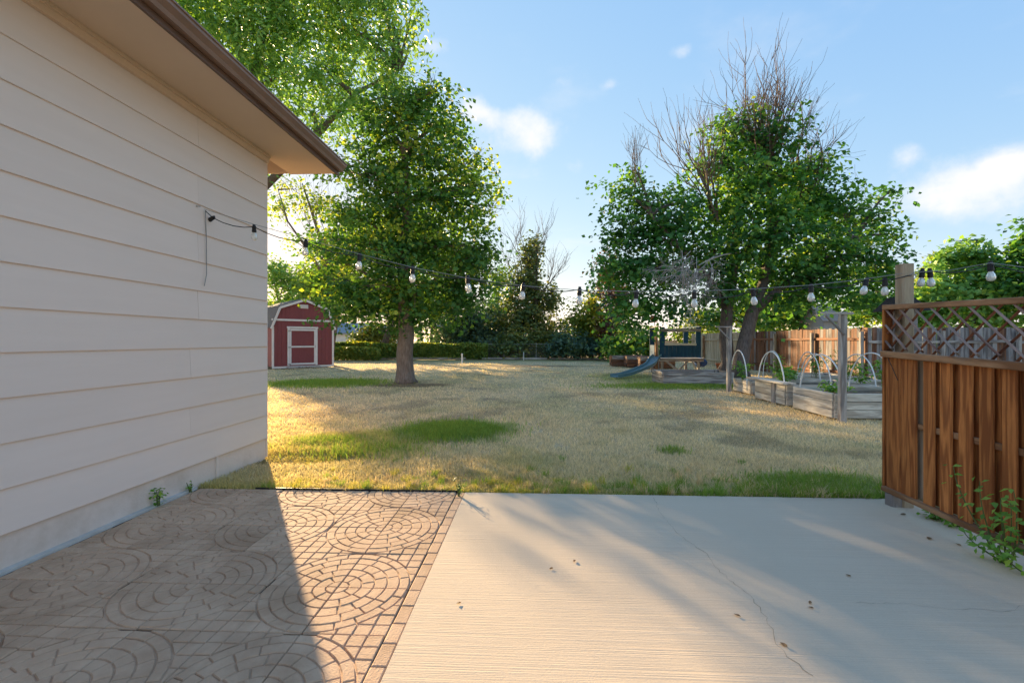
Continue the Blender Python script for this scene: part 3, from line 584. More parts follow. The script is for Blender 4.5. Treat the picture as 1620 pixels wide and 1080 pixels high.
# ------------------------------------------------------------------ main trees
# maple in the middle of the lawn
b = G(641, 604); z = b.y
tr = [P(643, 530, z), P(641, 480, z + .1), P(638, 400, z + .1), P(645, 320, z), P(640, 240, z), P(645, 170, z)]
trunk = [Vector((b.x + .02, b.y, -0.05)), b + Vector((0, 0, .12)), b + Vector((0.0, 0, .45)), b + Vector((-.02, 0, 1.0))] + tr
make_tree('maple_tree', 'single-trunk leafy maple standing alone on the lawn right of the red shed', 'tree', b, [(trunk, [.43, .33, .285, .27, .265, .24, .19, .14, .09, .04])],
    px_clumps(z, [(655, 165, 50, 45), (610, 200, 55, 50), (695, 200, 45, 45), (735, 262, 42, 40), (660, 250, 75, 55), (590, 270, 60, 55), (705, 315, 60, 55), (752, 330, 28, 35, .8), (620, 330, 85, 60), (545, 335, 45, 45, .7),
                  (690, 385, 75, 50), (745, 410, 38, 42), (600, 400, 75, 50), (530, 410, 42, 42, .7), (640, 455, 85, 42), (720, 462, 50, 38), (560, 465, 58, 38), (505, 440, 25, 30, .6), (600, 490, 45, 26), (665, 495, 55, 22), (740, 480, 30, 28, .8), (762, 295, 24, 26, .8), (772, 395, 20, 28, .8), (768, 440, 22, 24, .8), (690, 145, 34, 28, .8), (600, 155, 38, 32, .7), (540, 270, 30, 30, .5), (505, 380, 26, 26, .5)], 0.95),
    mMaple, 0.16, 9.5, 0.30, 28, mBark, flat=0.35, twigs=0.4, limb_min=3.4)
mb = MB()
for s, d, L in ((P(745, 330, z), (1, 0, .25), 1.3), (P(750, 360, z), (1, -.2, .05), 1.2), (P(740, 260, z), (.8, 0, .6), 1.0), (P(680, 140, z), (.35, 0, 1), .8), (P(765, 430, z), (1, 0, .2), .9)):
    twig(mb, s, Vector(d), L, 0.018, 2, 0.1, 0.25, 3)
tag(mb.build('dead_branches', mDead, [o for o in COL.objects if o.name == 'maple_tree'][0]), kind='stuff')

# twin-trunk maple by the fence with dead tops
z = 16.0; b = Vector((7.9, z, 0))
pa = [Vector((7.55, 16.5, -.05)), P(1152, 575, 16.4), P(1148, 535, 16.3), P(1150, 490, 16.2), P(1160, 430, 16.1), P(1165, 350, 16), P(1170, 280, 16)]
pb = [Vector((7.95, 15.7, -.05)), P(1170, 585, 15.7), P(1177, 545, 15.8), P(1190, 495, 15.9), P(1210, 440, 16.0), P(1222, 360, 16), P(1215, 290, 16), P(1212, 220, 16)]
pc = [P(1190, 495, 15.9), P(1235, 455, 15.8), P(1290, 420, 15.7), P(1345, 385, 15.6)]
pd = [P(1150, 490, 16.2), P(1120, 440, 15.7), P(1075, 390, 15.5), P(1030, 340, 15.4)]
t4 = make_tree('maple_tree', 'wide twin-trunk maple with bare dead tops beside the wooden fence', 'tree', b, [(pa, [.3, .24, .22, .2, .16, .1, .05]), (pb, [.36, .27, .23, .21, .19, .15, .1, .05]), (pc, [.16, .12, .08, .04]), (pd, [.15, .11, .08, .04])],
    px_clumps(z, [(1165, 205, 42, 38), (1215, 225, 55, 45), (1140, 255, 38, 42), (1195, 290, 70, 50), (1270, 270, 48, 42), (1265, 320, 65, 45), (1150, 330, 45, 45), (1205, 370, 75, 50), (1320, 335, 52, 42), (1300, 385, 65, 45), (1375, 350, 45, 32, .7), (1410, 300, 26, 14, .6),
                  (1400, 372, 36, 18, .6), (1360, 405, 50, 35), (1405, 420, 30, 22, .6), (1130, 395, 55, 42), (1210, 430, 75, 38), (1300, 440, 70, 36), (1375, 452, 45, 30, .8), (1085, 320, 34, 42, .8), (1020, 320, 45, 45), (980, 300, 26, 20, .6), (1003, 265, 22, 18, .6), (1055, 365, 55, 48),
                  (990, 370, 38, 42, .8), (1010, 425, 52, 42), (1075, 430, 50, 38, .8), (965, 425, 26, 40, .8), (1000, 480, 40, 34), (1062, 478, 42, 24, .7), (1140, 455, 45, 28), (1002, 520, 26, 20, .8), (1250, 470, 50, 20, .7), (1340, 475, 40, 16, .6)], 0.95),
    mMapleDeep, 0.165, 10.5, 0.31, 28, mBarkDark, flat=0.32, twigs=0.35, limb_min=3.0)
mb = MB()
def spray(px, py, tx0, tx1, ty0, ty1, n, zz, r=0.03, dep=2, wig=0.13, kids=4):
    for i in range(n):
        s = P(px + random.uniform(-10, 10), py + random.uniform(-8, 8), zz + random.uniform(-.4, .4)); e = P(random.uniform(tx0, tx1), random.uniform(ty0, ty1), zz + random.uniform(-1.0, 1.0))
        twig(mb, s, e - s, (e - s).length * 0.92, r, dep, 0.3, wig, kids)
spray(1212, 300, 1165, 1270, 105, 165, 17, 16.0, 0.042, 2, 0.18); spray(1200, 255, 1130, 1190, 140, 200, 4, 16.0, 0.025, 2, 0.18); spray(1255, 265, 1255, 1315, 150, 205, 5, 16.0, 0.028, 2, 0.2)
spray(1270, 310, 1310, 1365, 190, 255, 6, 15.8, 0.034, 2, 0.22); spray(1130, 350, 1045, 1100, 175, 250, 9, 15.8, 0.042); spray(1010, 300, 970, 1020, 205, 250, 4, 15.5, 0.02)
spray(1385, 350, 1400, 1440, 280, 330, 2, 15.5, 0.012, 1, 0.3); spray(1395, 430, 1420, 1445, 360, 420, 2, 15.5, 0.012, 1, 0.35)
tag(mb.build('dead_tops', mDead, t4), kind='stuff')
mb = MB()
for i in range(12):
    s = P(random.uniform(1070, 1130), random.uniform(395, 430), 13.6); e = P(random.uniform(1030, 1110), random.uniform(420, 475), 13.3)
    twig(mb, s, e - s, (e - s).length, 0.013, 2, -0.2, 0.34, 5)
mb.tube(bez(P(1180, 400, 15.8), P(1140, 398, 14.6), P(1105, 420, 13.6)), [.035, .032, .03, .026, .022, .018, .014], 5, False)
tag(mb.build('dead_limb', mDeadGrey, t4), kind='stuff')

# tall cottonwood behind the house
z = 20.0; b = Vector((-13.2, 20.5, 0))
tr = [Vector((-13.2, 20.5, -.1)), Vector((-13.1, 20.5, 4)), Vector((-12.6, 20.3, 8)), Vector((-11.6, 20, 12)), Vector((-10.6, 20, 16))]
tl = [Vector((-12.8, 20.3, 6.5)), P(500, 215, z), P(560, 150, z), P(630, 110, z)]
make_tree('cottonwood_tree', 'tall feathery light green tree towering over the house roof', 'tree', b, [(tr, [.5, .42, .34, .22, .08]), (tl, [.2, .14, .09, .04])],
    px_clumps(z, [(340, -40, 80, 60), (430, -30, 85, 60), (520, -35, 75, 50), (600, -10, 50, 40), (370, 40, 75, 55), (460, 50, 80, 60), (545, 40, 65, 50), (620, 35, 40, 35, .8), (650, 25, 22, 22, .6), (440, 120, 65, 55), (520, 115, 60, 45, .8), (590, 95, 50, 35, .7), (645, 75, 25, 22, .6),
                  (490, 175, 50, 35, .7), (560, 165, 50, 30, .6), (450, 200, 40, 30, .6), (620, 130, 35, 25, .6), (410, 250, 40, 50, .6), (300, 60, 70, 60), (330, 150, 60, 60), (280, -20, 70, 60)], 0.8),
    mCotton, 0.22, 8.5, 0.36, 22, mBarkDark, flat=0.65, twigs=0.25, droop=0.6, wide=0.5, tip=1.25, limb_r=0.11, rnd=0.8)
# pale backlit tree between house and maple
z = 27.0; b = Vector((-11.0, z, 0))
tr = [Vector((-10.9, z, -.1)), P(532, 500, z), P(520, 420, z), P(495, 340, z), P(478, 290, z)]
tq = [P(527, 460, z), P(490, 400, z - .5), P(455, 350, z - .5), P(440, 300, z - .5)]
t3 = make_tree('locust_tree', 'thin pale tree with sparse sunlit leaves behind the red shed', 'tree', b, [(tr, [.2, .17, .13, .08, .03]), (tq, [.1, .08, .05, .02])],
    px_clumps(z, [(470, 300, 30, 22, .5), (505, 325, 30, 24, .6), (535, 380, 34, 26, .7), (500, 390, 26, 18, .45), (440, 325, 18, 25, .5), (500, 445, 40, 26, .9), (545, 440, 30, 26, .9), (540, 490, 28, 26, .9), (460, 380, 16, 12, .25), (505, 480, 26, 16, .8)], 0.9),
    mLocust, 0.19, 9, 0.30, 20, mBark, flat=0.5, twigs=0.6, limb_r=0.05)
mb = MB(); spray(520, 420, 430, 540, 270, 340, 8, 27, 0.03, 2, 0.15, 3); tag(mb.build('bare_branches', mDead, t3), kind='stuff')

# ------------------------------------------------------------------ trees and shrubs along the back and beyond the fences
def bush(name, label, cat, px, z, clumps, leaf, size=0.16, per=5, spread=0.28, lp=20, bark=mBarkDark, group=None, tr=0.12, **k):
    per *= 2.0; size *= 1.25; cl = px_clumps(z, clumps, 0.9); top = min(cl, key=lambda c: -c[0].z)[0]; b = Vector(((px - CX) / F * z, z, 0))
    k.setdefault('twigs', 0.15); k.setdefault('limb_r', 0.05); k.setdefault('flat', 0.6)
    return make_tree(name, label, cat, b, [([b + Vector((0, 0, -.1)), b.lerp(top, .3) + Vector((.05, 0, 0)), b.lerp(top, .65), Vector(top)], [tr, tr * .8, tr * .5, tr * .2])], cl, leaf, size, per, spread, lp, bark, group, sides=7, **k)
BK = 'trees and shrubs along the back of the yard'
bush('leafy_tree', 'rounded green tree rising behind the left side of the red shed', 'tree', 462, 31, [(455, 440, 28, 28), (480, 455, 28, 25), (440, 480, 25, 25), (490, 490, 25, 25), (430, 430, 20, 25)], mCotton, 0.17, 5, group=BK)
bush('poplar_tree', 'tall leafy tree showing behind both sides of the lawn maple', 'tree', 600, 35, [(515, 445, 34, 36), (550, 400, 42, 42), (605, 375, 50, 48), (665, 375, 50, 48), (720, 410, 42, 44), (560, 465, 42, 34), (620, 455, 48, 40), (690, 465, 48, 38), (500, 480, 24, 22)], mMaple, 0.19, 4.5, 0.32, 20, group=BK, tr=0.3)
t5 = bush('juniper_tree', 'upright juniper with bare grey branches standing against the sky', 'tree', 845, 37, [(838, 400, 17, 26, .8), (832, 440, 26, 32), (848, 470, 34, 32), (825, 500, 40, 32), (860, 520, 45, 32), (872, 470, 18, 28, .5), (812, 470, 20, 26, .5), (850, 385, 14, 22, .5)], mConifer, 0.2, 5, 0.3, 18, group=BK, tr=0.22)
mb = MB(); spray(838, 430, 800, 880, 338, 380, 9, 37, 0.05, 2, 0.1, 3); spray(858, 470, 885, 910, 395, 430, 4, 37, 0.05, 2, 0.15, 3); spray(825, 450, 790, 810, 370, 420, 4, 37, 0.04, 2, 0.12, 3); tag(mb.build('dead_branches', mDead, t5), kind='stuff')
bush('spruce_tree', 'dark blue-green evergreen to the right of the maple trunk', 'tree', 745, 38, [(745, 500, 45, 24), (720, 525, 45, 22), (770, 525, 45, 24), (745, 545, 60, 18)], mBluish, 0.2, 5, 0.3, 18, group=BK, tr=0.2)
bush('leafy_tree', 'mid-green leafy tree between the maple crown and the juniper', 'tree', 785, 40, [(790, 440, 20, 28, .7), (785, 490, 26, 34), (800, 520, 34, 30), (780, 545, 40, 22)], mMaple, 0.2, 4.5, 0.3, 18, group=BK)
bush('yellow_shrub', 'bright yellow-green shrub right of the open sky gap', 'shrub', 935, 35, [(935, 495, 32, 26), (920, 515, 30, 24), (955, 520, 26, 24), (938, 472, 18, 16, .7)], mYellowG, 0.19, 5, group=BK)
bush('pine_tree', 'half-dead pine with rusty needles left of the twin-trunk maple', 'tree', 970, 33, [(965, 445, 26, 30), (978, 480, 24, 34), (968, 520, 24, 30), (960, 415, 16, 20, .7)], mRust, 0.18, 5, 0.28, 18, group=BK, tr=0.2)
bush('blue_shrub', 'blue-green shrub low in front of the yellow-green one', 'shrub', 915, 33.5, [(905, 540, 30, 18), (940, 545, 34, 16), (885, 545, 22, 18)], mBluish, 0.18, 6, group=BK)
bush('dark_shrub', 'dark green shrub at the foot of the juniper', 'shrub', 850, 35, [(830, 540, 40, 20), (870, 545, 32, 18), (800, 545, 30, 18)], mConifer, 0.18, 6, group=BK)
bush('leafy_shrub', 'green shrub below the rusty pine by the planter boxes', 'shrub', 985, 31.5, [(980, 548, 34, 18), (1010, 540, 26, 24), (1030, 548, 24, 18)], mMaple, 0.17, 6, group=BK)
bush('dark_shrub', 'dark rounded shrub beyond the hedge directly left of the maple trunk', 'shrub', 605, 38, [(610, 525, 26, 22), (575, 535, 26, 16), (590, 520, 18, 16)], mConifer, 0.18, 6, group=BK)
bush('ash_tree', 'bright green full tree behind the lattice at far right', 'tree', 1535, 21, [(1500, 410, 30, 26), (1545, 405, 30, 28), (1575, 430, 30, 26), (1480, 450, 34, 24), (1530, 455, 45, 26), (1590, 465, 40, 22), (1510, 385, 12, 10, .6), (1545, 380, 16, 10, .6), (1470, 480, 40, 20), (1560, 490, 50, 18)], mCotton, 0.2, 7, 0.3, 22, flat=0.4, droop=0.7, group='trees beyond the wooden fence')
bush('spruce_tree', 'small pale conifer tip just right of the tall raw post', 'tree', 1474, 24, [(1474, 412, 8, 14), (1474, 435, 16, 14), (1474, 458, 22, 14), (1474, 490, 28, 25)], mYellowG, 0.15, 7, 0.2, 18, group='trees beyond the wooden fence')
bush('leafy_tree', 'tree cut off by the right edge of the picture', 'tree', 1640, 19, [(1625, 385, 22, 26), (1615, 425, 20, 24), (1650, 440, 45, 45), (1635, 400, 20, 20), (1660, 370, 40, 40)], mMapleDeep, 0.18, 6, 0.28, 20, group='trees beyond the wooden fence')
bush('dense_tree', 'dark leafy tree over the fence left of the small neighbour shed', 'tree', 1255, 25, [(1240, 480, 34, 22), (1275, 470, 30, 24), (1220, 500, 30, 18), (1260, 500, 34, 16)], mMapleDeep, 0.18, 5, group='trees beyond the wooden fence')
bush('dense_tree', 'dark leafy tree over the fence right of the small neighbour shed', 'tree', 1385, 25, [(1375, 475, 30, 22), (1400, 490, 34, 20), (1360, 500, 24, 16), (1420, 470, 24, 20)], mMaple, 0.18, 5, group='trees beyond the wooden fence')
bush('leafy_shrub', 'pale green shrub over the fence behind the playset', 'shrub', 1100, 30, [(1095, 510, 14, 18), (1105, 495, 12, 14), (1080, 525, 16, 12), (1120, 515, 16, 12)], mYellowG, 0.16, 6, group='trees beyond the wooden fence')
bush('dense_tree', 'dark tree beyond the fence seen between the twin trunks', 'tree', 1180, 28, [(1180, 480, 34, 24), (1150, 500, 30, 18), (1205, 505, 30, 16), (1130, 505, 24, 16)], mMaple, 0.18, 5, group='trees beyond the wooden fence')

# far tree line that closes the horizon
fc = []
for i in range(90):
    px = -300 + i * 25 + random.uniform(-10, 10); zz_ = random.uniform(75, 120); fc.append((P(px, 532 + random.uniform(-6, 2), zz_), random.uniform(2, 4), 2.5, random.uniform(1.6, 3.2) * (1.3 if px < 500 or px > 1050 else 0.9), 1))
CC, LL, NN, TT = crown_points(fc, 0.55, 0.7, 0.7, 14, 0.5, 0.1)
v, f, tn = leaf_quads(LL, np.full(len(LL), 0.5), NN, 0.7, 1, 0.9, TT)
o = mobj('distant_trees', np_mesh('distant_trees', v, f, {'tint': tn}), mMaple); tag(o, 'far line of trees along the horizon beyond the houses', 'trees', kind='stuff')

# vine hedge over the chain-link fence, brush to its right
def box_leaves(name, label, cat, x0, x1, y, dy, h0, h1, n, leaf, size, tintm=0.5, kind=None, parent=None):
    x = rng.uniform(x0, x1, n); hmax = h1 * (0.86 + 0.28 * fbm(x, np.zeros(n), 0.9, 5)); zt = h0 + (hmax - h0) * rng.uniform(0, 1, n) ** 0.8
    yy = y + rng.normal(0, dy, n) - 0.15 * np.abs(rng.normal(0, 1, n)) + 0.35 * (fbm(x, zt, 1.2, 15) - .5); nrm = np.tile(np.array((0, -0.55, 0.55)), (n, 1)); tt = np.clip(tintm + 0.75 * (fbm(x, zt, 0.8, 12) - 0.5) + rng.normal(0, 0.16, n), 0, 1)
    v, f, tn = leaf_quads(np.c_[x, yy, zt], np.full(n, size), nrm, 0.8, 1, 0.85, tt); o = mobj(name, np_mesh(name, v, f, {'tint': tn}), leaf, parent)
    return o
ZF = 34.0
fence = thing('chain_link_fence', (0, ZF, 0), 'low grey chain-link fence across the back of the yard', 'fence')
mb = MB()
for k in range(0, 14):
    q = MB(); X0 = -15 + 2.4 * k; q.tube([(X0, ZF, -.05), (X0, ZF, 1.16)], 0.032, 8).lathe([(0.04, 1.16), (0.036, 1.19), (0.012, 1.215)], (X0, ZF, 0), 8); q.build('post', mMetal, fence)
MB().tube([(-15, ZF, 1.13), (16.2, ZF, 1.13)], 0.022, 6).build('top_rail', mMetal, fence)
mb = MB()
for k in range(-16, 320):
    x0 = -15 + k * 0.1
    for s in (1, -1):
        a, b = Vector((x0, ZF, 0.03)), Vector((x0 + s * 1.08, ZF + .004 * s, 1.11))
        if min(a.x, b.x) > -15.2 and max(a.x, b.x) < 16.3: mb.tube([a, b], 0.003, 3, False)
mb.build('wire_mesh', mMetal, fence)
o = box_leaves('vine_hedge', None, None, -13.6, -1.8, ZF - .12, 0.18, 0.05, 1.22, 26000, mHedge, 0.13); tag(o, 'low hedge of yellow-green vines growing over the back fence', 'hedge')
o = box_leaves('leafy_shrub', None, None, -14.5, -9.5, ZF - 1.2, 0.25, 0.0, 0.9, 5000, mHedge, 0.14, 0.6); tag(o, 'low leafy shrub at the right foot of the red shed', 'shrub')
mb = MB()
for i in range(240):
    s = Vector((random.uniform(-2.5, 8.5), ZF + random.uniform(.1, .8), 0)); twig(mb, s, Vector((random.gauss(0, .45), random.gauss(0, .3), 1)), random.uniform(.7, 1.5), 0.014, 1, 0.05, 0.25, 3)
o = mb.build('dry_brush', mDead); tag(o, 'tangle of dry brown brush behind the back fence', 'brush', kind='stuff')
o = box_leaves('brush_leaves', None, None, -2.5, 9.0, ZF + .6, 0.3, 0.0, 1.25, 9000, mConifer, 0.12, 0.4); tag(o, 'dark leafy ground growth behind the bare stretch of back fence', 'undergrowth', kind='stuff')
for i, (a, b_, h, lb) in enumerate(((-12, -3.4, .16, 'grey landscape timber lying along the foot of the vine hedge'), (-2.2, 2.6, .14, 'pale landscape timber along the bare part of the back fence'), (2.75, 6.8, .13, 'landscape timber nearest the planter boxes along the back fence'))):
    t = thing('landscape_timber', (a, ZF - .55, 0), lb, 'timber', 'landscape timbers edging the back border')
    for q in range(3 if i == 0 else 2):
        L = (b_ - a) / (3 if i == 0 else 2); plank('timber', (a + L * q + .01, ZF - .55, h / 2), (a + L * (q + 1) - .01, ZF - .55 + random.uniform(-.03, .03), h / 2), 0.12, h, mGreyWood, t, (0, 1, 0))
b = G(731, 574); o = MB().lathe([(.048, -.05), (.048, .5), (.056, .505), (.056, .56), (.03, .585), (.01, .59)], b, 12).build('marker_post', mPVC); tag(o, 'short white capped pipe standing alone on the far lawn', 'post')
b = Vector((0.85, ZF - .75, 0)); o = MB().lathe([(.035, -.05), (.035, .5), (.04, .505), (.04, .53), (.015, .545)], b, 10).build('marker_post', mPVC); tag(o, 'small white pipe at the foot of the bare back fence', 'post')

# ------------------------------------------------------------------ neighbour houses
def gable_house(name, label, x0, x1, y0, y1, he, hr, wall, roof, axis='x', windows=(), o=0.45):
    t = thing(name, ((x0 + x1) / 2, y0, 0), label, 'house')
    mb = MB(); mb.box((x0, y0, -.2), (x1, y1, he))
    if axis == 'x':
        ym = (y0 + y1) / 2; mb.poly([(x0, y0, he), (x0, y1, he), (x0, ym, hr), (x1, y0, he), (x1, y1, he), (x1, ym, hr)], [(0, 1, 2), (5, 4, 3)])
    else:
        xm = (x0 + x1) / 2; mb.poly([(x0, y0, he), (x1, y0, he), (xm, y0, hr), (x0, y1, he), (x1, y1, he), (xm, y1, hr)], [(0, 1, 2), (5, 4, 3)])
    mb.build('wall', wall, t)
    th = 0.14 if o > .3 else .06; mb = MB()
    if axis == 'x':
        k = (hr - he) / (ym - y0); a = [(y0 - o, he - o * k), (ym, hr), (y1 + o, he - o * k), (y1 + o, he - o * k + th), (ym, hr + th), (y0 - o, he - o * k + th)]
        pts = [(x0 - o, p, q + .01) for p, q in a] + [(x1 + o, p, q + .01) for p, q in a]
    else:
        k = (hr - he) / (xm - x0); a = [(x0 - o, he - o * k), (xm, hr), (x1 + o, he - o * k), (x1 + o, he - o * k + th), (xm, hr + th), (x0 - o, he - o * k + th)]
        pts = [(p, y0 - o, q + .01) for p, q in a] + [(p, y1 + o, q + .01) for p, q in a]
    mb.poly(pts, [tuple(range(6)), tuple(range(6, 12))[::-1]] + [(i, 6 + i, 6 + (i + 1) % 6, (i + 1) % 6) for i in range(6)]); mb.build('roof', roof, t)
    for wx, wz, ww, wh in windows:
        w = MB().box((wx - ww/2, y0 - .05, wz), (wx + ww/2, y0 - .005, wz + wh)).build('window', mWhite, t); MB().box((wx - ww/2 + .08, y0 - .07, wz + .08), (wx + ww/2 - .08, y0 - .052, wz + wh - .08)).build('pane', mDarkRoof, w)
    return t
gable_house('neighbour_house', 'far white house with blue-grey roof to the right of the shed', -24.5, -20.2, 60, 68, 2.4, 3.75, mWallWhite, mShingleBlue, 'x')
gable_house('neighbour_house', 'far cream gabled house wing beside the blue-grey roof', -20.0, -16.5, 62, 70, 2.3, 3.6, mWallWhite, mShingleBlue, 'y')
gable_house('neighbour_house', 'far tan house beyond the hedge right of the maple trunk', -9.6, -5.6, 55, 63, 2.95, 4.3, mWallTan, mShingle, 'x', ((-6.6, .9, 1.1, .5),))
t = thing('far_tree_trunk', (-6.55, 40, 0), 'plain grey tree trunk behind the hedge left of the tan house', 'tree')
MB().tube([(-6.95, 40, -.1), (-6.95, 40, 1.2), (-6.9, 40, 2.4), (-6.85, 40, 4.2)], [.34, .3, .28, .2], 9).build('trunk', mBark, t, None, True)
cl = [(P(690, 480, 40), 2.0, 1.6, 1.6, 1), (P(665, 470, 40), 1.6, 1.5, 1.4, 1)]; CC, LL, NN, TT = crown_points(cl, 5, .3, .5, 18); v, f, tn = leaf_quads(LL, np.full(len(LL), .2), NN, .6, 1, .8, TT); mobj('crown', np_mesh('crown', v, f, {'tint': tn}), mMaple, t)
t = gable_house('neighbour_shed', 'small mauve-grey shed with brown shingle roof behind the wooden fence', 15.75, 16.75, 23, 24.6, 2.45, 3.15, mWallGrey, mShake, 'x', (), .14); t['category'] = 'shed'
t = gable_house('neighbour_shed', 'cream outbuilding peeking over the fence left of the grey shed', 17.0, 18.2, 27, 29, 2.3, 2.7, mWallWhite, mShake, 'x', (), .14); t['category'] = 'shed'

# ------------------------------------------------------------------ red gambrel shed
A0 = Vector((-11.9, 22.55, 0)); B0 = Vector((-9.69, 24.7, 0)); fx = (B0 - A0).normalized(); WS = (B0 - A0).length; fy = Vector((-fx.y, fx.x, 0))
SM = Matrix((fx, fy, UP)).transposed().to_4x4(); SM.translation = A0    # local: x along front, y into depth, z up
shed = thing('garden_shed', A0, 'red barn-style garden shed with white trim and gambrel roof', 'shed')
prof = [(0, .1), (WS, .1), (WS, 2.12), (WS * .88, 3.05), (WS / 2, 3.46), (WS * .12, 3.05), (0, 2.12)]
mb = MB(); n = len(prof); D = 3.6
mb.poly([SM @ Vector((p, 0, q)) for p, q in prof] + [SM @ Vector((p, D, q)) for p, q in prof], [tuple(range(n)), tuple(range(n, 2*n))[::-1]] + [(i, n + i, n + (i+1) % n, (i+1) % n) for i in range(n)])
wall = mb.build('wall', mShedRed, shed)
for k in range(15):                      # vertical board panels with recessed joints
    x0 = 0.05 + k * (WS - 0.1) / 15; x1 = x0 + (WS - 0.1) / 15 - 0.012; xc = (x0 + x1) / 2
    def topz(x): return np.interp(x, [0, WS * .12, WS / 2, WS * .88, WS], [2.12, 3.05, 3.46, 3.05, 2.12])
    segs = [(.1, 2.4)] if not (WS * .235 < xc < WS * .72) else [(2.08, 2.4)]
    if topz(xc) > 2.6: segs.append((2.48, 9))
    for za, zb in segs:
        z0a, z0b = min(zb, topz(x0) - .02), min(zb, topz(x1) - .02)
        mb = MB(); mb.poly([SM @ Vector(p) for p in ((x0, -.012, za), (x1, -.012, za), (x1, -.012, z0b), (x0, -.012, z0a), (x0, .003, za), (x1, .003, za), (x1, .003, z0b), (x0, .003, z0a))], [(0,1,2,3),(7,6,5,4),(0,4,5,1),(1,5,6,2),(2,6,7,3),(3,7,4,0)]); mb.build('panel', mShedRed, wall)
rp = [(-.06, 2.02), (WS * .115, 3.09), (WS / 2, 3.53), (WS * .885, 3.09), (WS + .06, 2.02)]; mb = MB()
for i in range(4):
    (a, b), (c, d) = rp[i], rp[i + 1]; nn = Vector((-(d - b), 0, c - a)).normalized() * .05
    q = [Vector((a, -.1, b)), Vector((c, -.1, d)), Vector((c, D + .1, d)), Vector((a, D + .1, b))]; mb.poly([SM @ p for p in q] + [SM @ (p + nn) for p in q], [(0,1,2,3),(7,6,5,4),(0,4,5,1),(1,5,6,2),(2,6,7,3),(3,7,4,0)])
mb.build('roof', mShingle, shed)
def strim(name, a, b, w, parent, mat=mWhite, y=-.025, t=.03): return plank(name, SM @ Vector((a[0], y, a[1])), SM @ Vector((b[0], y, b[1])), w, t, mat, parent, SM.to_3x3() @ Vector((-(b[1] - a[1]), 0, b[0] - a[0])))
for i in range(4): strim('rake_trim', (rp[i][0], rp[i][1] - .04), (rp[i + 1][0], rp[i + 1][1] - .04), .11, shed, y=-.11)
strim('corner_trim', (.04, .08), (.04, 2.1), .1, shed); strim('corner_trim', (WS - .04, .08), (WS - .04, 2.1), .1, shed); strim('belt_trim', (-.02, 2.44), (WS + .02, 2.44), .1, shed, y=-.03)
strim('base_trim', (0, .05), (WS, .05), .1, shed, y=-.02)
dx0, dx1 = WS * .235, WS * .72
MB().box((dx0 + .1, -.02, .16), (dx1 - .1, .01, 2.0), SM).build('door', mShedRed, shed); door = COL.objects[-1] if False else [o for o in shed.children if o.name.startswith('door')][0]
strim('door_trim', (dx0 + .05, .12), (dx0 + .05, 2.04), .1, door); strim('door_trim', (dx1 - .05, .12), (dx1 - .05, 2.04), .1, door); strim('door_trim', (dx0 - .03, 2.07), (dx1 + .03, 2.07), .09, door, y=-.033); strim('door_frame', (dx1 - .14, .16), (dx1 - .14, 2.0), .075, door, y=-.034); strim('door_frame', (dx0 + .145, .16), (dx0 + .145, 2.0), .075, door, y=-.034); strim('door_frame', (dx0 + .1, 1.95), (dx1 - .1, 1.95), .1, door, y=-.031); strim('door_frame', (dx0 + .18, .2), (dx1 - .17, .2), .09, door, y=-.037); strim('door_frame', (dx0 + .18, 1.08), (dx1 - .17, 1.08), .085, door, y=-.037)
for hz in (1.9, 1.06, .2): MB().box((dx0 + .03, -.062, hz - .03), (dx0 + .16, -.05, hz + .03), SM).tube([SM @ Vector((dx0 + .1, -.065, hz - .045)), SM @ Vector((dx0 + .1, -.065, hz + .045))], .014, 6).build('hinge', mMetal, door)
MB().tube([SM @ Vector((dx1 - .14, -.055, 1.02)), SM @ Vector((dx1 - .14, -.1, 1.04)), SM @ Vector((dx1 - .14, -.1, 1.14)), SM @ Vector((dx1 - .14, -.055, 1.16))], .012, 6).build('handle', mMetal, door)
vent = MB().box((WS / 2 - .2, -.035, 3.06), (WS / 2 + .2, -.012, 3.25), SM).build('vent', mWhite, shed)
for k in range(5): MB().box((WS / 2 - .17, -.05, 3.08 + .031 * k), (WS / 2 + .17, -.037, 3.098 + .031 * k), SM).build('louvre', mWhite, vent)
for xx_ in (.3, WS - .3): plank('skid', SM @ Vector((xx_, 0.02, .05)), SM @ Vector((xx_, D, .05)), .1, .1, mGreyWood, shed, fx)
MB().box((dx0 - .05, -.3, .0), (dx1 + .05, -.05, .07), SM).build('door_step', mGreyWood, shed)

# ------------------------------------------------------------------ wooden fences on the right
XF = 11.0
fe = thing('wooden_fence', (XF, 14.2, 0), 'red-brown and pale board fence along the right side of the yard', 'fence')
yy = 14.2; k = 0
while yy < 28.0:
    pale = yy > 21.6; h = 1.80 + random.gauss(0, .012); w = .138
    m_ = mFencePale if pale else (mFence if random.random() < .75 else mFenceGrey)
    plank('picket', (XF + .04, yy, .04 + random.gauss(0, .008)), (XF + .04 + random.gauss(0, .006), yy + random.gauss(0, .004), h), w, .018, m_, fe, (0, 1, 0), .1, .035); yy += w + .006; k += 1
for p in np.arange(14.25, 28.2, 2.35): plank('post', (XF - .06, p, -.05), (XF - .06, p, 1.68), .1, .1, mGreyWood if p < 21 else mCedarRail, fe, (0, 1, 0))
for h in (.35, 1.45):
    for p in np.arange(14.25, 27.0, 2.35): plank('rail', (XF, p, h), (XF, p + 2.34, h + random.gauss(0, .01)), .085, .04, mFencePale if p > 21 else mFence, fe, (0, 0, 1))
fe2 = thing('wooden_fence', (XF, 14.1, 0), 'weathered grey board fence seen through the lattice at right', 'fence')
xx_ = XF + .12; k = 0
while xx_ < 20.5:
    h = 1.80 + random.gauss(0, .012); w = .138
    plank('picket', (xx_, 14.16, .04), (xx_ + random.gauss(0, .004), 14.16 + random.gauss(0, .006), h), w, .018, mFenceGrey if random.random() < .7 else mFence, fe2, (1, 0, 0), .1, .035); xx_ += w + .006
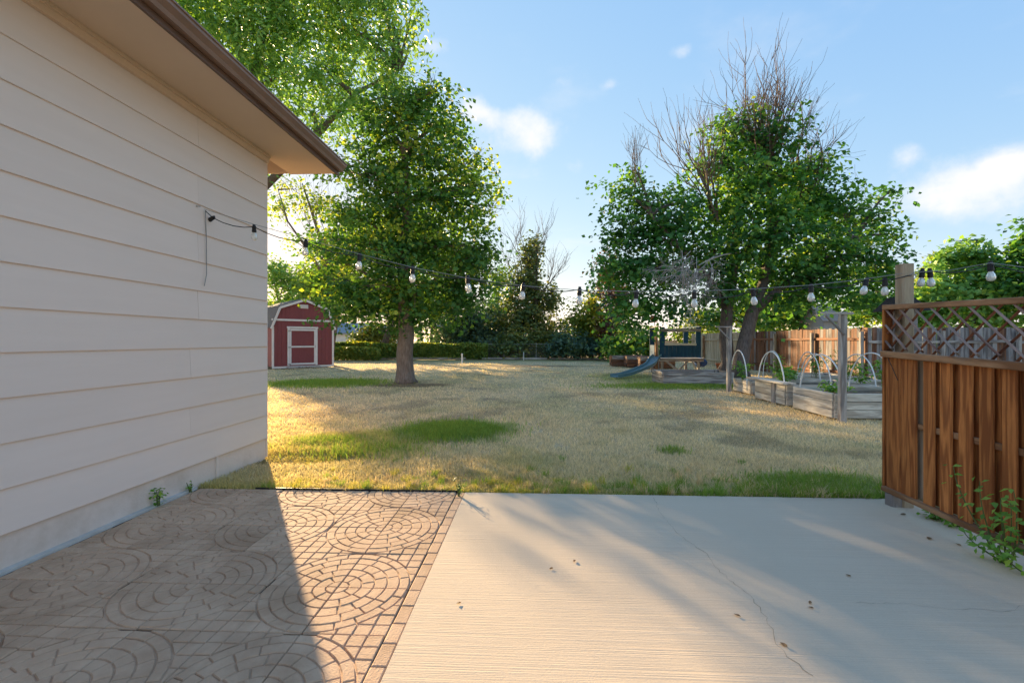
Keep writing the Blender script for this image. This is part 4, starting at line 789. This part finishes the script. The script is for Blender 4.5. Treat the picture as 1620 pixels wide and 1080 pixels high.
for p in np.arange(XF + 2.3, 20.5, 2.35): plank('post', (p, 14.05, -.05), (p, 14.05, 1.7), .1, .1, mGreyWood, fe2, (1, 0, 0))
for h in (.35, 1.35):
    for p in np.arange(XF + .05, 19, 2.35): plank('rail', (p, 14.11, h), (p + 2.34, 14.11, h + random.gauss(0, .01)), .085, .04, mGreyWood, fe2, (0, 0, 1))

# ------------------------------------------------------------------ raised beds, hoops, plants
def leaf_plant(name, label, cat, c, n, r, h, size, leaf=mPlant, stems=6, group=None, wide=.6):
    t = thing(name, c, label, cat, group); mb = MB(); Ls = []; Ns = []
    for i in range(stems):
        e = c + Vector((random.gauss(0, r * .6), random.gauss(0, r * .6), h * random.uniform(.55, 1.1))); pts = bez(c + Vector((random.gauss(0, r * .2), random.gauss(0, r * .2), 0)), c.lerp(e, .5) + Vector((0, 0, h * .2)), e, 5); mb.tube(pts, [.006, .005, .004, .003, .002], 4, False)
        for j in range(n // stems):
            q = random.choice(pts[1:]); o_ = Vector((random.gauss(0, size * .7), random.gauss(0, size * .7), random.gauss(0, size * .3))); Ls.append(q + o_); Ns.append((o_.x * 6, o_.y * 6, 1.0))
    mb.build('stems', leaf if False else mStem, t)
    v, f, tn = leaf_quads(np.array(Ls), np.full(len(Ls), size), np.array(Ns), .35, 1.2, wide, np.clip(rng.normal(.5, .2, len(Ls)), 0, 1)); mobj('leaves', np_mesh('leaves', v, f, {'tint': tn}), leaf, t)
    return t
mStem = rough_mat('green_stem', (0.09, 0.13, 0.04), (0.14, 0.17, 0.06), scale=8, rough=.7, bump=0, var=0)
def bed(label, u0, u1, v0, v1, h=.45, nb=3, mat=mBedWood, cap=False):
    t = thing('raised_bed', UV(u0, v0), label, 'raised bed', 'wooden raised garden beds'); bh = h / nb; tk = .045
    for k in range(nb):
        za = bh * (k + .5); j = lambda: random.gauss(0, .004)
        plank('board', UV(u0 + .002, v0 + j(), za), UV(u1 - .002, v0 + j(), za + j()), bh - .008, tk, mat, t, UP); plank('board', UV(u0 + .002, v1 + j(), za), UV(u1 - .002, v1 + j(), za), bh - .008, tk, mat, t, UP)
        plank('board', UV(u0 + j(), v0 + tk / 2 + .002, za), UV(u0 + j(), v1 - tk / 2 - .002, za + j()), bh - .008, tk, mat, t, UP); plank('board', UV(u1 + j(), v0 + tk / 2 + .002, za), UV(u1 + j(), v1 - tk / 2 - .002, za), bh - .008, tk, mat, t, UP)
    for cu, cv in ((u0 + .07, v0 + .07), (u1 - .07, v0 + .07), (u0 + .07, v1 - .07), (u1 - .07, v1 - .07)): plank('corner_post', UV(cu, cv, 0), UV(cu, cv, h - .02), .08, .08, mGreyWood, t, Ux)
    q = 8; mb = MB(); pts = [UV(u0 + .03 + (u1 - u0 - .06) * i / q, v0 + .03 + (v1 - v0 - .06) * j / q, h - .09 + random.uniform(-.02, .025)) for j in range(q + 1) for i in range(q + 1)]
    mb.poly(pts, [(j*(q+1)+i, j*(q+1)+i+1, (j+1)*(q+1)+i+1, (j+1)*(q+1)+i) for j in range(q) for i in range(q)]); mb.build('soil', mSoil, t, None, True); return t
bA = bed('nearest raised bed, partly hidden behind the cedar screen', 5.43, 7.35, 8.46, 9.75)
bB = bed('raised bed with a plank seat along its end', 5.47, 7.3, 10.1, 11.45)
bC = bed('raised bed beside the far clothesline post', 5.68, 7.5, 12.1, 13.15, .34)
bD = bed('long grey raised bed in front of the blue playset', 4.14, 6.35, 14.7, 16.0, .4, 3, mGreyWood)
bed('raised bed at right behind the nearest bed', 7.85, 9.5, 8.7, 9.85, .4); bed('raised bed in the second row behind the plank seat bed', 7.7, 9.5, 10.4, 11.5, .4); bed('low raised bed against the fence under the middle hoops', 7.7, 9.6, 12.3, 13.5, .38)
bed('farthest raised bed in the second row near the maple trunks', 7.7, 9.4, 13.9, 15.0, .38)
plank('plank_seat', UV(5.47, 9.95, .475), UV(5.47, 11.65, .475), .26, .04, mBedWood, bB, Ux); plank('brace_board', UV(5.425, 10.55, 0.0), UV(5.425, 10.55, .445), .13, .03, mGreyWood, bB, Vx)
for i, (u0, v0) in enumerate(((4.35, 25.2), (4.95, 24.2), (5.4, 23.1))):
    t = thing('planter_box', UV(u0, v0), ('leftmost and farthest of the dark planter boxes behind the slide', 'middle one of the dark planter boxes behind the slide', 'nearest of the dark planter boxes behind the slide')[i], 'planter', 'dark planter boxes')
    for k in range(3):
        za = .1 + .19 * k
        plank('board', UV(u0, v0, za), UV(u0 + 1.7, v0, za), .18, .04, mFence if k < 2 else mGreyWood, t, UP); plank('board', UV(u0, v0 + .8, za), UV(u0 + 1.7, v0 + .8, za), .18, .04, mFence, t, UP); plank('board', UV(u0, v0 + .022, za), UV(u0, v0 + .778, za), .18, .04, mFence, t, UP); plank('board', UV(u0 + 1.7, v0 + .022, za), UV(u0 + 1.7, v0 + .778, za), .18, .04, mFence, t, UP)
    MB().box((u0 + .03, v0 + .03, .1), (u0 + 1.67, v0 + .77, .48), RZ).build('soil', mSoil, t)
HG = 'white pipe hoops over the beds'
def hoop(label, X, za, zb, top, h0=.1, lean=0.0):
    a, b = Vector((X, za, h0)), Vector((X, zb, h0)); c = (a + b) / 2; pts = []
    for i in range(25):
        t = math.pi * i / 24; s = math.sin(t) ** .8; pts.append(Vector((X + lean * s, c.y + (a.y - c.y) * math.cos(t) * (1 - .0 * s), h0 + (top - h0) * s)))
    o = MB().tube(pts, .0135, 8).build('pipe_hoop', mPVC, None, None, True)
    return tag(o, label, 'hoop', HG)
hoop('tall narrow white hoop beside the far clothesline post', 6.12, 11.85, 12.75, 1.13); hoop('white hoop rising over the plank seat', 6.02, 10.03, 11.15, 1.14, .05); hoop('white hoop farthest back near the maple trunks', 8.05, 13.55, 14.6, 1.08)
hoop('white hoop in front of the fence at the middle bed', 8.2, 12.1, 13.1, 1.08); hoop('white hoop crossing behind the nearest hoop', 7.05, 10.05, 11.15, 1.09, .2); hoop('white hoop whose leg stands at the near clothesline post', 5.93, 8.08, 9.4, 1.13, .02)
hoop('white hoop just right of the near clothesline post', 8.0, 10.0, 11.1, 1.08, .2); hoop('white hoop passing behind the edge of the cedar screen', 6.95, 8.2, 9.4, 1.16, .2)
PG = 'garden plants in the raised beds'
spots = [('bushy green plant in the bed beside the far clothesline post', 6.25, 12.3, .3, .16, .55), ('leafy plant behind the plank seat', 6.5, 10.9, .35, .2, .4), ('tall flowering plant by the fence under the middle hoops', 8.6, 12.9, .3, .25, .75), ('wide leafy plant left of the middle hoops', 8.1, 13.8, .3, .3, .6), ('pale plant between the fence and the second row', 9.3, 12.6, .3, .25, .7),
         ('low seedling row in the nearest bed', 6.4, 9.0, .36, .3, .2), ('big leafy plant at right behind the cedar screen edge', 7.6, 9.1, .3, .25, .65), ('green plant under the right hoops', 8.2, 10.7, .3, .25, .55), ('weedy plant in the second row near the fence', 9.0, 11.0, .3, .25, .6), ('small plant at the left end of the plank bed', 6.9, 11.2, .34, .2, .35)]
for lb, X, Y, h0, r, h in spots: leaf_plant('garden_plant', lb, 'plant', Vector((X, Y, h0)), 170, r, h, .075, mPlant, 9, PG)
b = Vector((9.6, 21.0, 0)); t = thing('flower_pot', b, 'orange terracotta pot by the pale fence beside the maple', 'pot')
MB().lathe([(.13, 0), (.18, .3), (.2, .3), (.2, .36), (.175, .36), (.16, .31), (.01, .3)], b, 16).build('pot', mTerra, t, None, True); MB().lathe([(.15, .3), (.15, .318), (.02, .33)], b, 12).build('soil', mSoil, t)

# clothesline posts
def tpost(label, X, Y, hgt, la, lb, w):
    t = thing('clothesline_post', (X, Y, 0), label, 'post', 'timber clothesline posts'); plank('post', (X, Y, -.05), (X + .01, Y, hgt), w, w, mGreyWood, t, (1, 0, 0)); plank('crossarm', (X - la, Y - w / 2 - .022, hgt - .02), (X + lb, Y - w / 2 - .022, hgt - .03), .035, .035, mGreyWood, t, UP)
    plank('brace', (X - la + .08, Y - w / 2 - .02, hgt - .06), (X - .01, Y - w / 2 - .02, hgt - la + .02), .035, .03, mGreyWood, t, (0, 0, 1))
tpost('nearer of two grey timber clothesline posts, at the nearest bed corner', 5.78, 7.97, 1.90, .42, .14, .105); tpost('farther of two grey timber clothesline posts, by the playset bed', 6.05, 12.7, 1.80, .40, .05, .11)

# ------------------------------------------------------------------ playset
ps = thing('playset', (6.3, 19.3, 0), 'dark blue wooden playset with a raised deck and slide', 'playset')
xa, xb, ya, yb = 6.27, 8.0, 19.3, 20.7
for X, Y in ((xa, ya), (xb, ya), (xa, yb), (xb, yb)):
    plank('post', (X + (.1 if X == xa else -.1), Y, -.05), (X + (.1 if X == xa else -.1), Y, .56), .1, .1, mGreyWood, ps, (1, 0, 0))
for X in (xa + .1, xb - .1):
    plank('corner_panel', (X, ya, .68), (X, ya, 1.97), .22, .03, mBlue, ps, (1, 0, 0)); plank('corner_panel', (X, yb, .68), (X, yb, 1.97), .22, .03, mBlue, ps, (1, 0, 0))
for k in range(8): plank('panel_board', (xa + .295 + .163 * k, ya, .68), (xa + .295 + .163 * k, ya, 1.2), .158, .025, mBlue, ps, (1, 0, 0))
for k in range(6): plank('panel_board', (xa, ya + .22 + .2 * k, .68), (xa, ya + .22 + .2 * k, 1.2 if k > 2 else 1.0), .19, .025, mBlue, ps, (0, 1, 0)) if k > 2 else None
plank('sill', (xa + .2, ya - .03, 1.24), (xb - .2, ya - .03, 1.24), .09, .06, mBedWood, ps, UP); plank('top_rail', (xa + .02, ya - .03, 1.84), (xb - .02, ya - .03, 1.84), .13, .03, mGreyWood, ps, UP); plank('top_rail', (xa + .02, yb, 1.84), (xb - .02, yb, 1.84), .1, .03, mGreyWood, ps, UP)
plank('roof_rail', (xa, ya, 1.99), (xa, yb, 1.99), .1, .04, mBedWood, ps, (1, 0, 0)); plank('roof_rail', (xb, ya, 1.99), (xb, yb, 1.99), .1, .04, mBlue, ps, (1, 0, 0))
for k in range(9): plank('deck_board', (xa - .1, ya - .12 + .175 * k, .63), (xb + .12, ya - .12 + .175 * k, .63), .168, .035, mGreyWood, ps, (0, 1, 0))
plank('deck_beam', (xa - .05, ya - .07, .56), (xb + .1, ya - .07, .56), .1, .04, mGreyWood, ps, UP)
plank('brace', (xa + .25, ya - .03, .52), (xa + .85, ya - .03, .08), .09, .03, mGreyWood, ps, UP); plank('brace', (xb - .55, ya - .03, .52), (xb - .95, ya - .03, .12), .07, .03, mGreyWood, ps, UP); plank('brace', (xb - .35, ya - .03, .5), (xb - .15, ya - .03, .05), .06, .03, mGreyWood, ps, UP)
plank('tall_post', (xa - .12, ya + .1, -.05), (xa - .12, ya + .1, 1.75), .1, .1, mCedarRail, ps, (1, 0, 0)); plank('back_shelf', (xa + .2, yb - .05, 1.3), (xb - .5, yb - .05, 1.3), .2, .04, mFencePale, ps, UP)
# slide: trough swept along a curve
ctr = [Vector((xa - .08, 19.35, .74)), Vector((xa - .3, 19.1, .62)), Vector((5.6, 18.5, .40)), Vector((5.0, 17.95, .23)), Vector((4.5, 17.5, .12)), Vector((4.15, 17.2, .07)), Vector((3.8, 16.9, .06))]
sp = [ctr[0]]
for i in range(len(ctr) - 1):
    p0, p1, p2, p3 = ctr[max(i-1, 0)], ctr[i], ctr[i+1], ctr[min(i+2, len(ctr)-1)]
    for j in range(1, 6):
        t_ = j / 5; sp.append(0.5 * ((2*p1) + (p2-p0)*t_ + (2*p0-5*p1+4*p2-p3)*t_*t_ + (3*p1-p0-3*p2+p3)*t_**3))
sec = [(-.2, .1), (-.17, .1), (-.15, .015), (0, 0), (.15, .015), (.17, .1), (.2, .1), (.2, .075), (.18, -.025), (0, -.03), (-.18, -.025), (-.2, .075)]
mb = MB(); pts = []; k = len(sec)
for i, p in enumerate(sp):
    t_ = (sp[min(i+1, len(sp)-1)] - sp[max(i-1, 0)]).normalized(); s_ = t_.cross(UP).normalized(); n_ = s_.cross(t_); pts += [p + s_ * a + n_ * b for a, b in sec]
mb.poly(pts, [(i*k+j, i*k+(j+1) % k, (i+1)*k+(j+1) % k, (i+1)*k+j) for i in range(len(sp)-1) for j in range(k)] + [tuple(range(k))[::-1], tuple(range((len(sp)-1)*k, len(sp)*k))]); mb.build('slide', mSlide, ps)
tb = thing('blue_tarp', (8.25, 19.9, 0), 'rolled blue tarp bulging out at the right of the playset deck', 'tarp')
MB().lathe([(.02, -.5), (.14, -.48), (.19, -.3), (.21, 0), (.19, .3), (.14, .48), (.02, .5)], (0, 0, 0), 14, Matrix.Translation((8.22, 19.95, .45)) @ Matrix.Rotation(math.radians(90), 4, 'X')).build('roll', mTarp, tb, None, True); MB().tube([(8.22, 19.6, .26), (8.3, 19.6, .3), (8.42, 19.6, .45), (8.3, 19.6, .63), (8.22, 19.6, .665)], .012, 5).build('tie_cord', mWire, tb)
pw = thing('garden_pinwheel', (6.1, 19.2, 0), 'red flower-shaped pinwheel on a thin leaning stake by the playset', 'pinwheel')
top = P(1034, 504, 19.2); MB().tube([(6.2, 19.2, 0), (6.15, 19.2, 1.4), top], .014, 6).build('stake', mWire, pw)
mb = MB()
for k in range(6):
    a = k * math.pi / 3; c_ = Vector((math.cos(a), 0, math.sin(a))); d_ = Vector((-math.sin(a), 0, math.cos(a)))
    mb.poly([top, top + c_ * .1 + d_ * .08 + Vector((0, -.03, 0)), top + c_ * .2 + d_ * .02, top + c_ * .12 - d_ * .06 + Vector((0, .03, 0)), top + Vector((0, -.02, 0)), top + c_ * .1 + d_ * .08 + Vector((0, -.05, 0)), top + c_ * .2 + d_ * .02 + Vector((0, -.02, 0)), top + c_ * .12 - d_ * .06 + Vector((0, .01, 0))], [(0,1,2,3),(7,6,5,4),(0,4,5,1),(1,5,6,2),(2,6,7,3),(3,7,4,0)])
mb.build('petals', mRed, pw); MB().lathe([(.005, -.04), (.03, -.035), (.03, .02), (.005, .025)], (0, 0, 0), 8, Matrix.Translation(top) @ Matrix.Rotation(math.radians(90), 4, 'X')).build('hub', mRed, pw)

# ------------------------------------------------------------------ cedar screen with lattice
def SX(z): return 2.865 + .098 * z
def SP(z, h, d=0.0): return Vector((SX(z) + d, z, h))       # d>0: away from the patio
scr = thing('cedar_screen', SP(3.9, 0), 'orange stained cedar screen with a weathered lattice top at the patio edge', 'screen')
zF, zN = 3.95, 1.6; sl = lambda a, b: (lambda z: a + (b - a) * (3.93 - z) / 1.13)
hT, hM, hB = sl(1.705, 1.664), sl(1.285, 1.243), (lambda z: .125)
yd = Vector((0, 0, 1)); nd_ = Vector((1, -.098, 0)).normalized()
plank('bottom_rail', SP(zF, .122, -.012), SP(zN, .122, -.012), .04, .07, mCedarRail, scr, yd); plank('middle_rail', SP(zF - .0, hM(zF), -.03), SP(zN, hM(zN), -.03), .052, .05, mCedarRail, scr, yd); plank('top_rail', SP(zF, hT(zF) - .018, -.0), SP(zN, hT(zN) - .018, 0), .042, .075, mCedarRail, scr, yd)
plank('end_board', SP(zF + .012, .10, .015), SP(zF + .012, hT(zF) - .04, .015), .075, .022, mCedar, scr, nd_)
plank('back_rail', SP(zF - .02, .72, .0125), SP(zN, .70, .0125), .045, .022, mCedarRail, scr, yd)
fr = [(3.935, 3.772), (3.762, 3.612), (3.536, 3.44), (3.385, 3.288), (3.229, 3.128), (3.068, 2.975), (2.908, 2.82)] + [(2.75 - .158 * k, 2.66 - .158 * k) for k in range(7)]
for a, b in fr:
    zc_ = (a + b) / 2; plank('front_board', SP(zc_, .142, -.008 + random.gauss(0, .0015)), SP(zc_ + random.gauss(0, .003), hM(zc_) - .026, -.008), a - b, .018, mCedar, scr, Vector((.098, 1, 0)))
for i in range(1, len(fr) - 1):
    zc_ = (fr[i][1] + fr[i + 1][0]) / 2 + .052; plank('back_board', SP(zc_, .142, .034), SP(zc_ + random.gauss(0, .003), hM(zc_) - .01, .034), .094, .018, mPost if i == 1 else mCedar, scr, Vector((.098, 1, 0)))
for k in range(-3, 18):
    for d, lay, mt in ((1, -.006, mLattice), (-1, .0105, mLatticeRed)):
        z0 = 3.945 - .158 * (k + 1); hb, ht = hM(z0) + .03, hT(z0) - .042; z1 = z0 - .40 * d if d > 0 else z0 - .40
        za_, ha_, zb_, hb_ = (z0, ht, z0 - .385, hb) if d > 0 else (z0, hb, z0 - .385, ht)
        lo_, hi_ = 0.0, 1.0                                   # clip to panel ends
        if za_ > 3.945: lo_ = (za_ - 3.945) / (za_ - zb_)
        if zb_ < zN: hi_ = (za_ - zN) / (za_ - zb_)
        if hi_ - lo_ < .12: continue
        q = lambda s: SP(za_ + (zb_ - za_) * s, ha_ + (hb_ - ha_) * s, lay); plank('lattice_slat', q(lo_), q(hi_), .043, .015, mt, scr, Vector((0, .7, .7 * d)))
plank('post', SP(3.86, -.1, .085), SP(3.86, 2.045, .085), .105, .09, mPost, scr, nd_.cross(UP))
plank('base_block', SP(3.87, -.08, .0), SP(3.87, .1, .0), .09, .09, mGreyWood, scr, Vector((0, 1, 0))); plank('post', SP(1.75, -.1, .085), SP(1.75, 1.66, .085), .09, .09, mPost, scr, nd_.cross(UP))
MB().tube([SP(3.95, 1.32, -.045), SP(3.9, 1.28, -.04), SP(3.83, 1.15, -.03), SP(3.79, 1.07, -.025)], .003, 5).build('hanging_cord', mCable, scr)
bh = thing('birdhouse', SP(3.98, 1.3, .2), 'dark birdhouse with a black pitched roof behind the tall raw post', 'birdhouse'); q0 = SP(4.02, 0, .2)
BM = Matrix.Translation(q0); MB().box((-.08, -.05, 1.28), (.08, .1, 1.66), BM).build('box', mFenceGrey, bh)
mb = MB(); mb.poly([q0 + Vector(p) for p in ((-.155, -.11, 1.66), (.155, -.11, 1.66), (.155, .16, 1.66), (-.155, .16, 1.66), (-.1, 0, 1.78), (.1, 0, 1.78), (.1, .05, 1.78), (-.1, .05, 1.78))], [(0,3,2,1),(4,5,6,7),(0,1,5,4),(1,2,6,5),(2,3,7,6),(3,0,4,7)]); mb.build('roof', mDarkRoof, bh)
MB().lathe([(.022, 0), (.022, .012)], (0, 0, 0), 10, Matrix.Translation(q0 + Vector((0, -.05, 1.5))) @ Matrix.Rotation(math.radians(90), 4, 'X')).build('entrance', mBlack, bh)
plank('stake', q0 + Vector((0, .03, -.05)), q0 + Vector((0, .03, 1.28)), .06, .06, mGreyWood, bh, (1, 0, 0))

# ------------------------------------------------------------------ string lights
st = thing('string_light', P(320, 338, 4.3), 'black cable string of clear bulbs hung from house wall to post', 'string lights')
A_ = Vector(UV(UW + .035, 4.27)); zA, zB = A_.y - .25, 3.86
bulbs = [(320, 338, 'up'), (402, 364), (484, 388), (569, 410), (653, 430), (740, 445), (828, 457), (917, 464), (1007, 469), (1098, 469), (1191, 465), (1283, 459), (1371, 449), (1400, 449), (1459, 435), (1471, 435), (1567, 424)]
def bz(px): return float(np.interp(px, [305, 402, 484, 1430, 1465, 1620], [4.22, 4.24, 4.22, 3.86, 3.84, 3.35]))
anchor = Vector((-3.02, 4.27, P(0, 329, 4.27).z)); pts_c = [UV(UW + .02, 4.33, anchor.z + .01), UV(UW + .025, 4.40, anchor.z)]
sock = [P(b[0], b[1] - 6, bz(b[0])) for b in bulbs]
sock[0] = UV(UW + .05, 4.36, sock[0].z); sock[1] = P(402, 359, 4.55)
for i in range(len(sock)):
    sock[i].z += 0
cab = MB(); path = [UV(UW + .03, 4.28, 2.66), sock[0]]
for i in range(1, len(sock)):
    a, b = path[-1], sock[i]
    if i == 14: hk = P(1437, 436, 3.80); path += [a.lerp(hk, .5) - Vector((0, 0, .006)), hk]; a = hk
    L = (b - a).length; sag = .035 if L > .3 else .01
    if i in (10,): sag = .055
    path += [a.lerp(b, t_) - Vector((0, 0, sag * 4 * t_ * (1 - t_))) for t_ in (.25, .5, .75)] + [b]
path += [P(1640, 436, 3.2), Vector((3.1, 2.2, 1.95)), Vector((3.05, 1.2, 1.9))]
cab.tube(path, .0045, 6); cab.build('cable', mCable, st)
MB().tube([UV(UW + .02, 4.28, 2.675), P(402, 355, 4.5), P(484, 378, 4.2), P(569, 402, 4.17), P(653, 423, 4.13), P(740, 440, 4.1), P(828, 452, 4.06), P(917, 459, 4.03), P(1007, 461, 4.0), P(1098, 461, 3.97), P(1191, 457, 3.93), P(1283, 451, 3.9), P(1371, 441, 3.87), P(1437, 431, 3.82), P(1500, 428, 3.7), P(1567, 416, 3.45), P(1640, 425, 3.2), Vector((3.08, 2.2, 1.99)), Vector((3.03, 1.2, 1.95))], .0028, 5).build('guide_wire', mWire, st)
MB().tube([UV(UW + .018, 4.30, 2.66), UV(UW + .02, 4.31, 2.4), UV(UW + .022, 4.31, 2.15), UV(UW + .03, 4.30, 2.05), UV(UW + .03, 4.27, 1.93)], .004, 5).build('loose_cord', mWire, st)
MB().lathe([(.006, -.02), (.006, .03), (.012, .032), (.012, .038)], (0, 0, 0), 8, Matrix.Translation(UV(UW + .02, 4.20, 2.68)) @ Matrix.Rotation(math.radians(-90), 4, 'Y')).build('wall_hook', mMetal, st)
MB().tube([P(1437, 436, 3.82), P(1446, 432, 3.78), P(1449, 437, 3.78), P(1446, 441, 3.78)], .004, 6).build('post_hook', mMetal, st)
sm_ = MB().lathe([(.011, .018), (.014, .012), (.019, .004), (.019, -.03), (.021, -.032), (.021, -.052), (.017, -.054)], (0, 0, 0), 12).box((-.012, -.006, .0), (.012, .006, .026)).mesh('socket'); sm_.materials.append(mBlack)
bm2 = MB().lathe([(.0125, -.05), (.0145, -.06), (.0225, -.075), (.0275, -.092), (.0285, -.104), (.0255, -.118), (.017, -.128), (.004, -.132)], (0, 0, 0), 14).mesh('bulb', True); bm2.materials.append(mBulb)
fm = MB().tube([(-.004, 0, -.055), (-.007, 0, -.1), (0, 0, -.112), (.007, 0, -.1), (.004, 0, -.055)], .0012, 4).mesh('filament'); fm.materials.append(mMetal)
for i, p in enumerate(sock):
    rot = Matrix.Rotation(random.gauss(0, .06), 4, 'X') @ Matrix.Rotation(random.gauss(0, .06) + (.35 if i == 12 else 0), 4, 'Y')
    if i == 0: rot = Matrix.Rotation(math.radians(70), 4, 'Y') @ Matrix.Rotation(math.radians(20), 4, 'X')
    s_ = mobj('socket', sm_, None, st, Matrix.Translation(p) @ rot)
    if i > 0: mobj('bulb', bm2, None, s_, Matrix.Translation(p) @ rot); mobj('filament', fm, None, s_, Matrix.Translation(p) @ rot)

# ------------------------------------------------------------------ small plants, litter
leaf_plant('wall_weed', 'small green weed growing at the base of the house wall', 'weed', G(238, 800) + Vector((.06, 0, 0)), 40, .04, .13, .035, mPlant, 5, 'weeds at the patio edges'); leaf_plant('wall_weed', 'second tiny weed further along the house wall base', 'weed', G(291, 778) + Vector((.05, 0, 0)), 22, .03, .09, .03, mPlant, 4, 'weeds at the patio edges')
leaf_plant('joint_weed', 'grassy weed in the corner between pavers, slab and lawn', 'weed', G(727, 784), 50, .03, .12, .035, mPlant, 8, 'weeds at the patio edges', .25)
leaf_plant('low_weed', 'low leafy weed under the far end of the cedar screen', 'weed', G(1475, 821) + Vector((.05, 0, 0)), 60, .07, .05, .045, mPlant, 6, 'weeds under the screen'); leaf_plant('low_weed', 'low leafy weed under the middle of the cedar screen', 'weed', G(1505, 832) + Vector((.05, 0, 0)), 50, .06, .05, .045, mPlant, 6, 'weeds under the screen')
sh = thing('screen_shrub', (3.1, 2.85, 0), 'leafy green shrub climbing in front of the cedar screen at right edge', 'shrub'); mb = MB(); Ls, Ns = [], []
for e, h in (((2.98, 3.05), .56), ((3.02, 2.95), .50), ((3.06, 2.85), .42), ((3.02, 2.78), .38), ((3.0, 2.72), .45), ((2.98, 2.85), .22), ((3.02, 2.68), .28), ((2.97, 2.95), .15), ((2.98, 2.66), .52), ((2.95, 2.76), .16)):
    a = Vector((3.1 + random.gauss(0, .02), 2.85 + random.gauss(0, .08), -.01)); pts = bez(a, Vector((e[0], e[1], h * .6)), Vector((e[0] - .02, e[1] + random.gauss(0, .03), h)), 9); mb.tube(pts, [.006 - .0005 * i for i in range(9)], 5, False)
    for i in range(1, 9):
        for s in (-1, 1):
            o_ = Vector((random.gauss(-.012, .02), s * .026 + random.gauss(0, .01), random.gauss(0, .008))); Ls.append(pts[i] + o_); Ns.append((-.5, o_.y * 8, .8))
mb.build('stems', mStem, sh); v, f, tn = leaf_quads(np.array(Ls), np.full(len(Ls), .043), np.array(Ns), .28, 1.15, .62, np.clip(rng.normal(.55, .22, len(Ls)), 0, 1)); mobj('leaves', np_mesh('leaves', v, f, {'tint': tn}), mPlant, sh)
bpy.context.view_layer.update()
for lb, (px, py), s in (('curled dry leaf on the concrete near the far crack end', (909, 888), .018), ('dry leaf on the slab left of the crack', (872, 900), .014), ('dark dry leaf right beside the lower crack', (1240, 1021), .02), ('brown dry leaf lowest on the slab', (1166, 974), .018), ('pair leaf right of the crack, upper', (1282, 954), .016), ('small leaf right of the crack, lower', (1283, 962), .015), ('dry leaf on the slab toward the screen', (1342, 911), .016), ('brown leaf on the slab near the screen foot', (1429, 814), .026), ('flat leaf stain on the slab before the screen', (1470, 852), .03), ('slim dry leaf near the screen rail', (1516, 862), .022), ('small dark leaf at the left of the slab', (726, 955), .014)):
    p = G(px, py) + Vector((0, 0, .004)); a = random.uniform(0, 6.28); m = Matrix.Translation(p) @ Matrix.Rotation(a, 4, 'Z')
    mb = MB(); mb.poly([(-s, 0, .001), (-s*.3, s*.5, .004), (s*.5, s*.35, .007), (s, 0, .003), (s*.4, -s*.4, .002), (-s*.4, -s*.45, .005), (0, 0, .0)], [(0, 6, 1), (1, 6, 2), (2, 6, 3), (3, 6, 4), (4, 6, 5), (5, 6, 0)])
    me = mb.mesh('dead_leaf'); me.attributes.new('tint', 'FLOAT', 'POINT').data.foreach_set('value', [random.uniform(0, .6)] * 7); o = mobj('dead_leaf', me, mDry, None, m); tag(o, lb, 'leaf', 'dry leaves on the concrete')
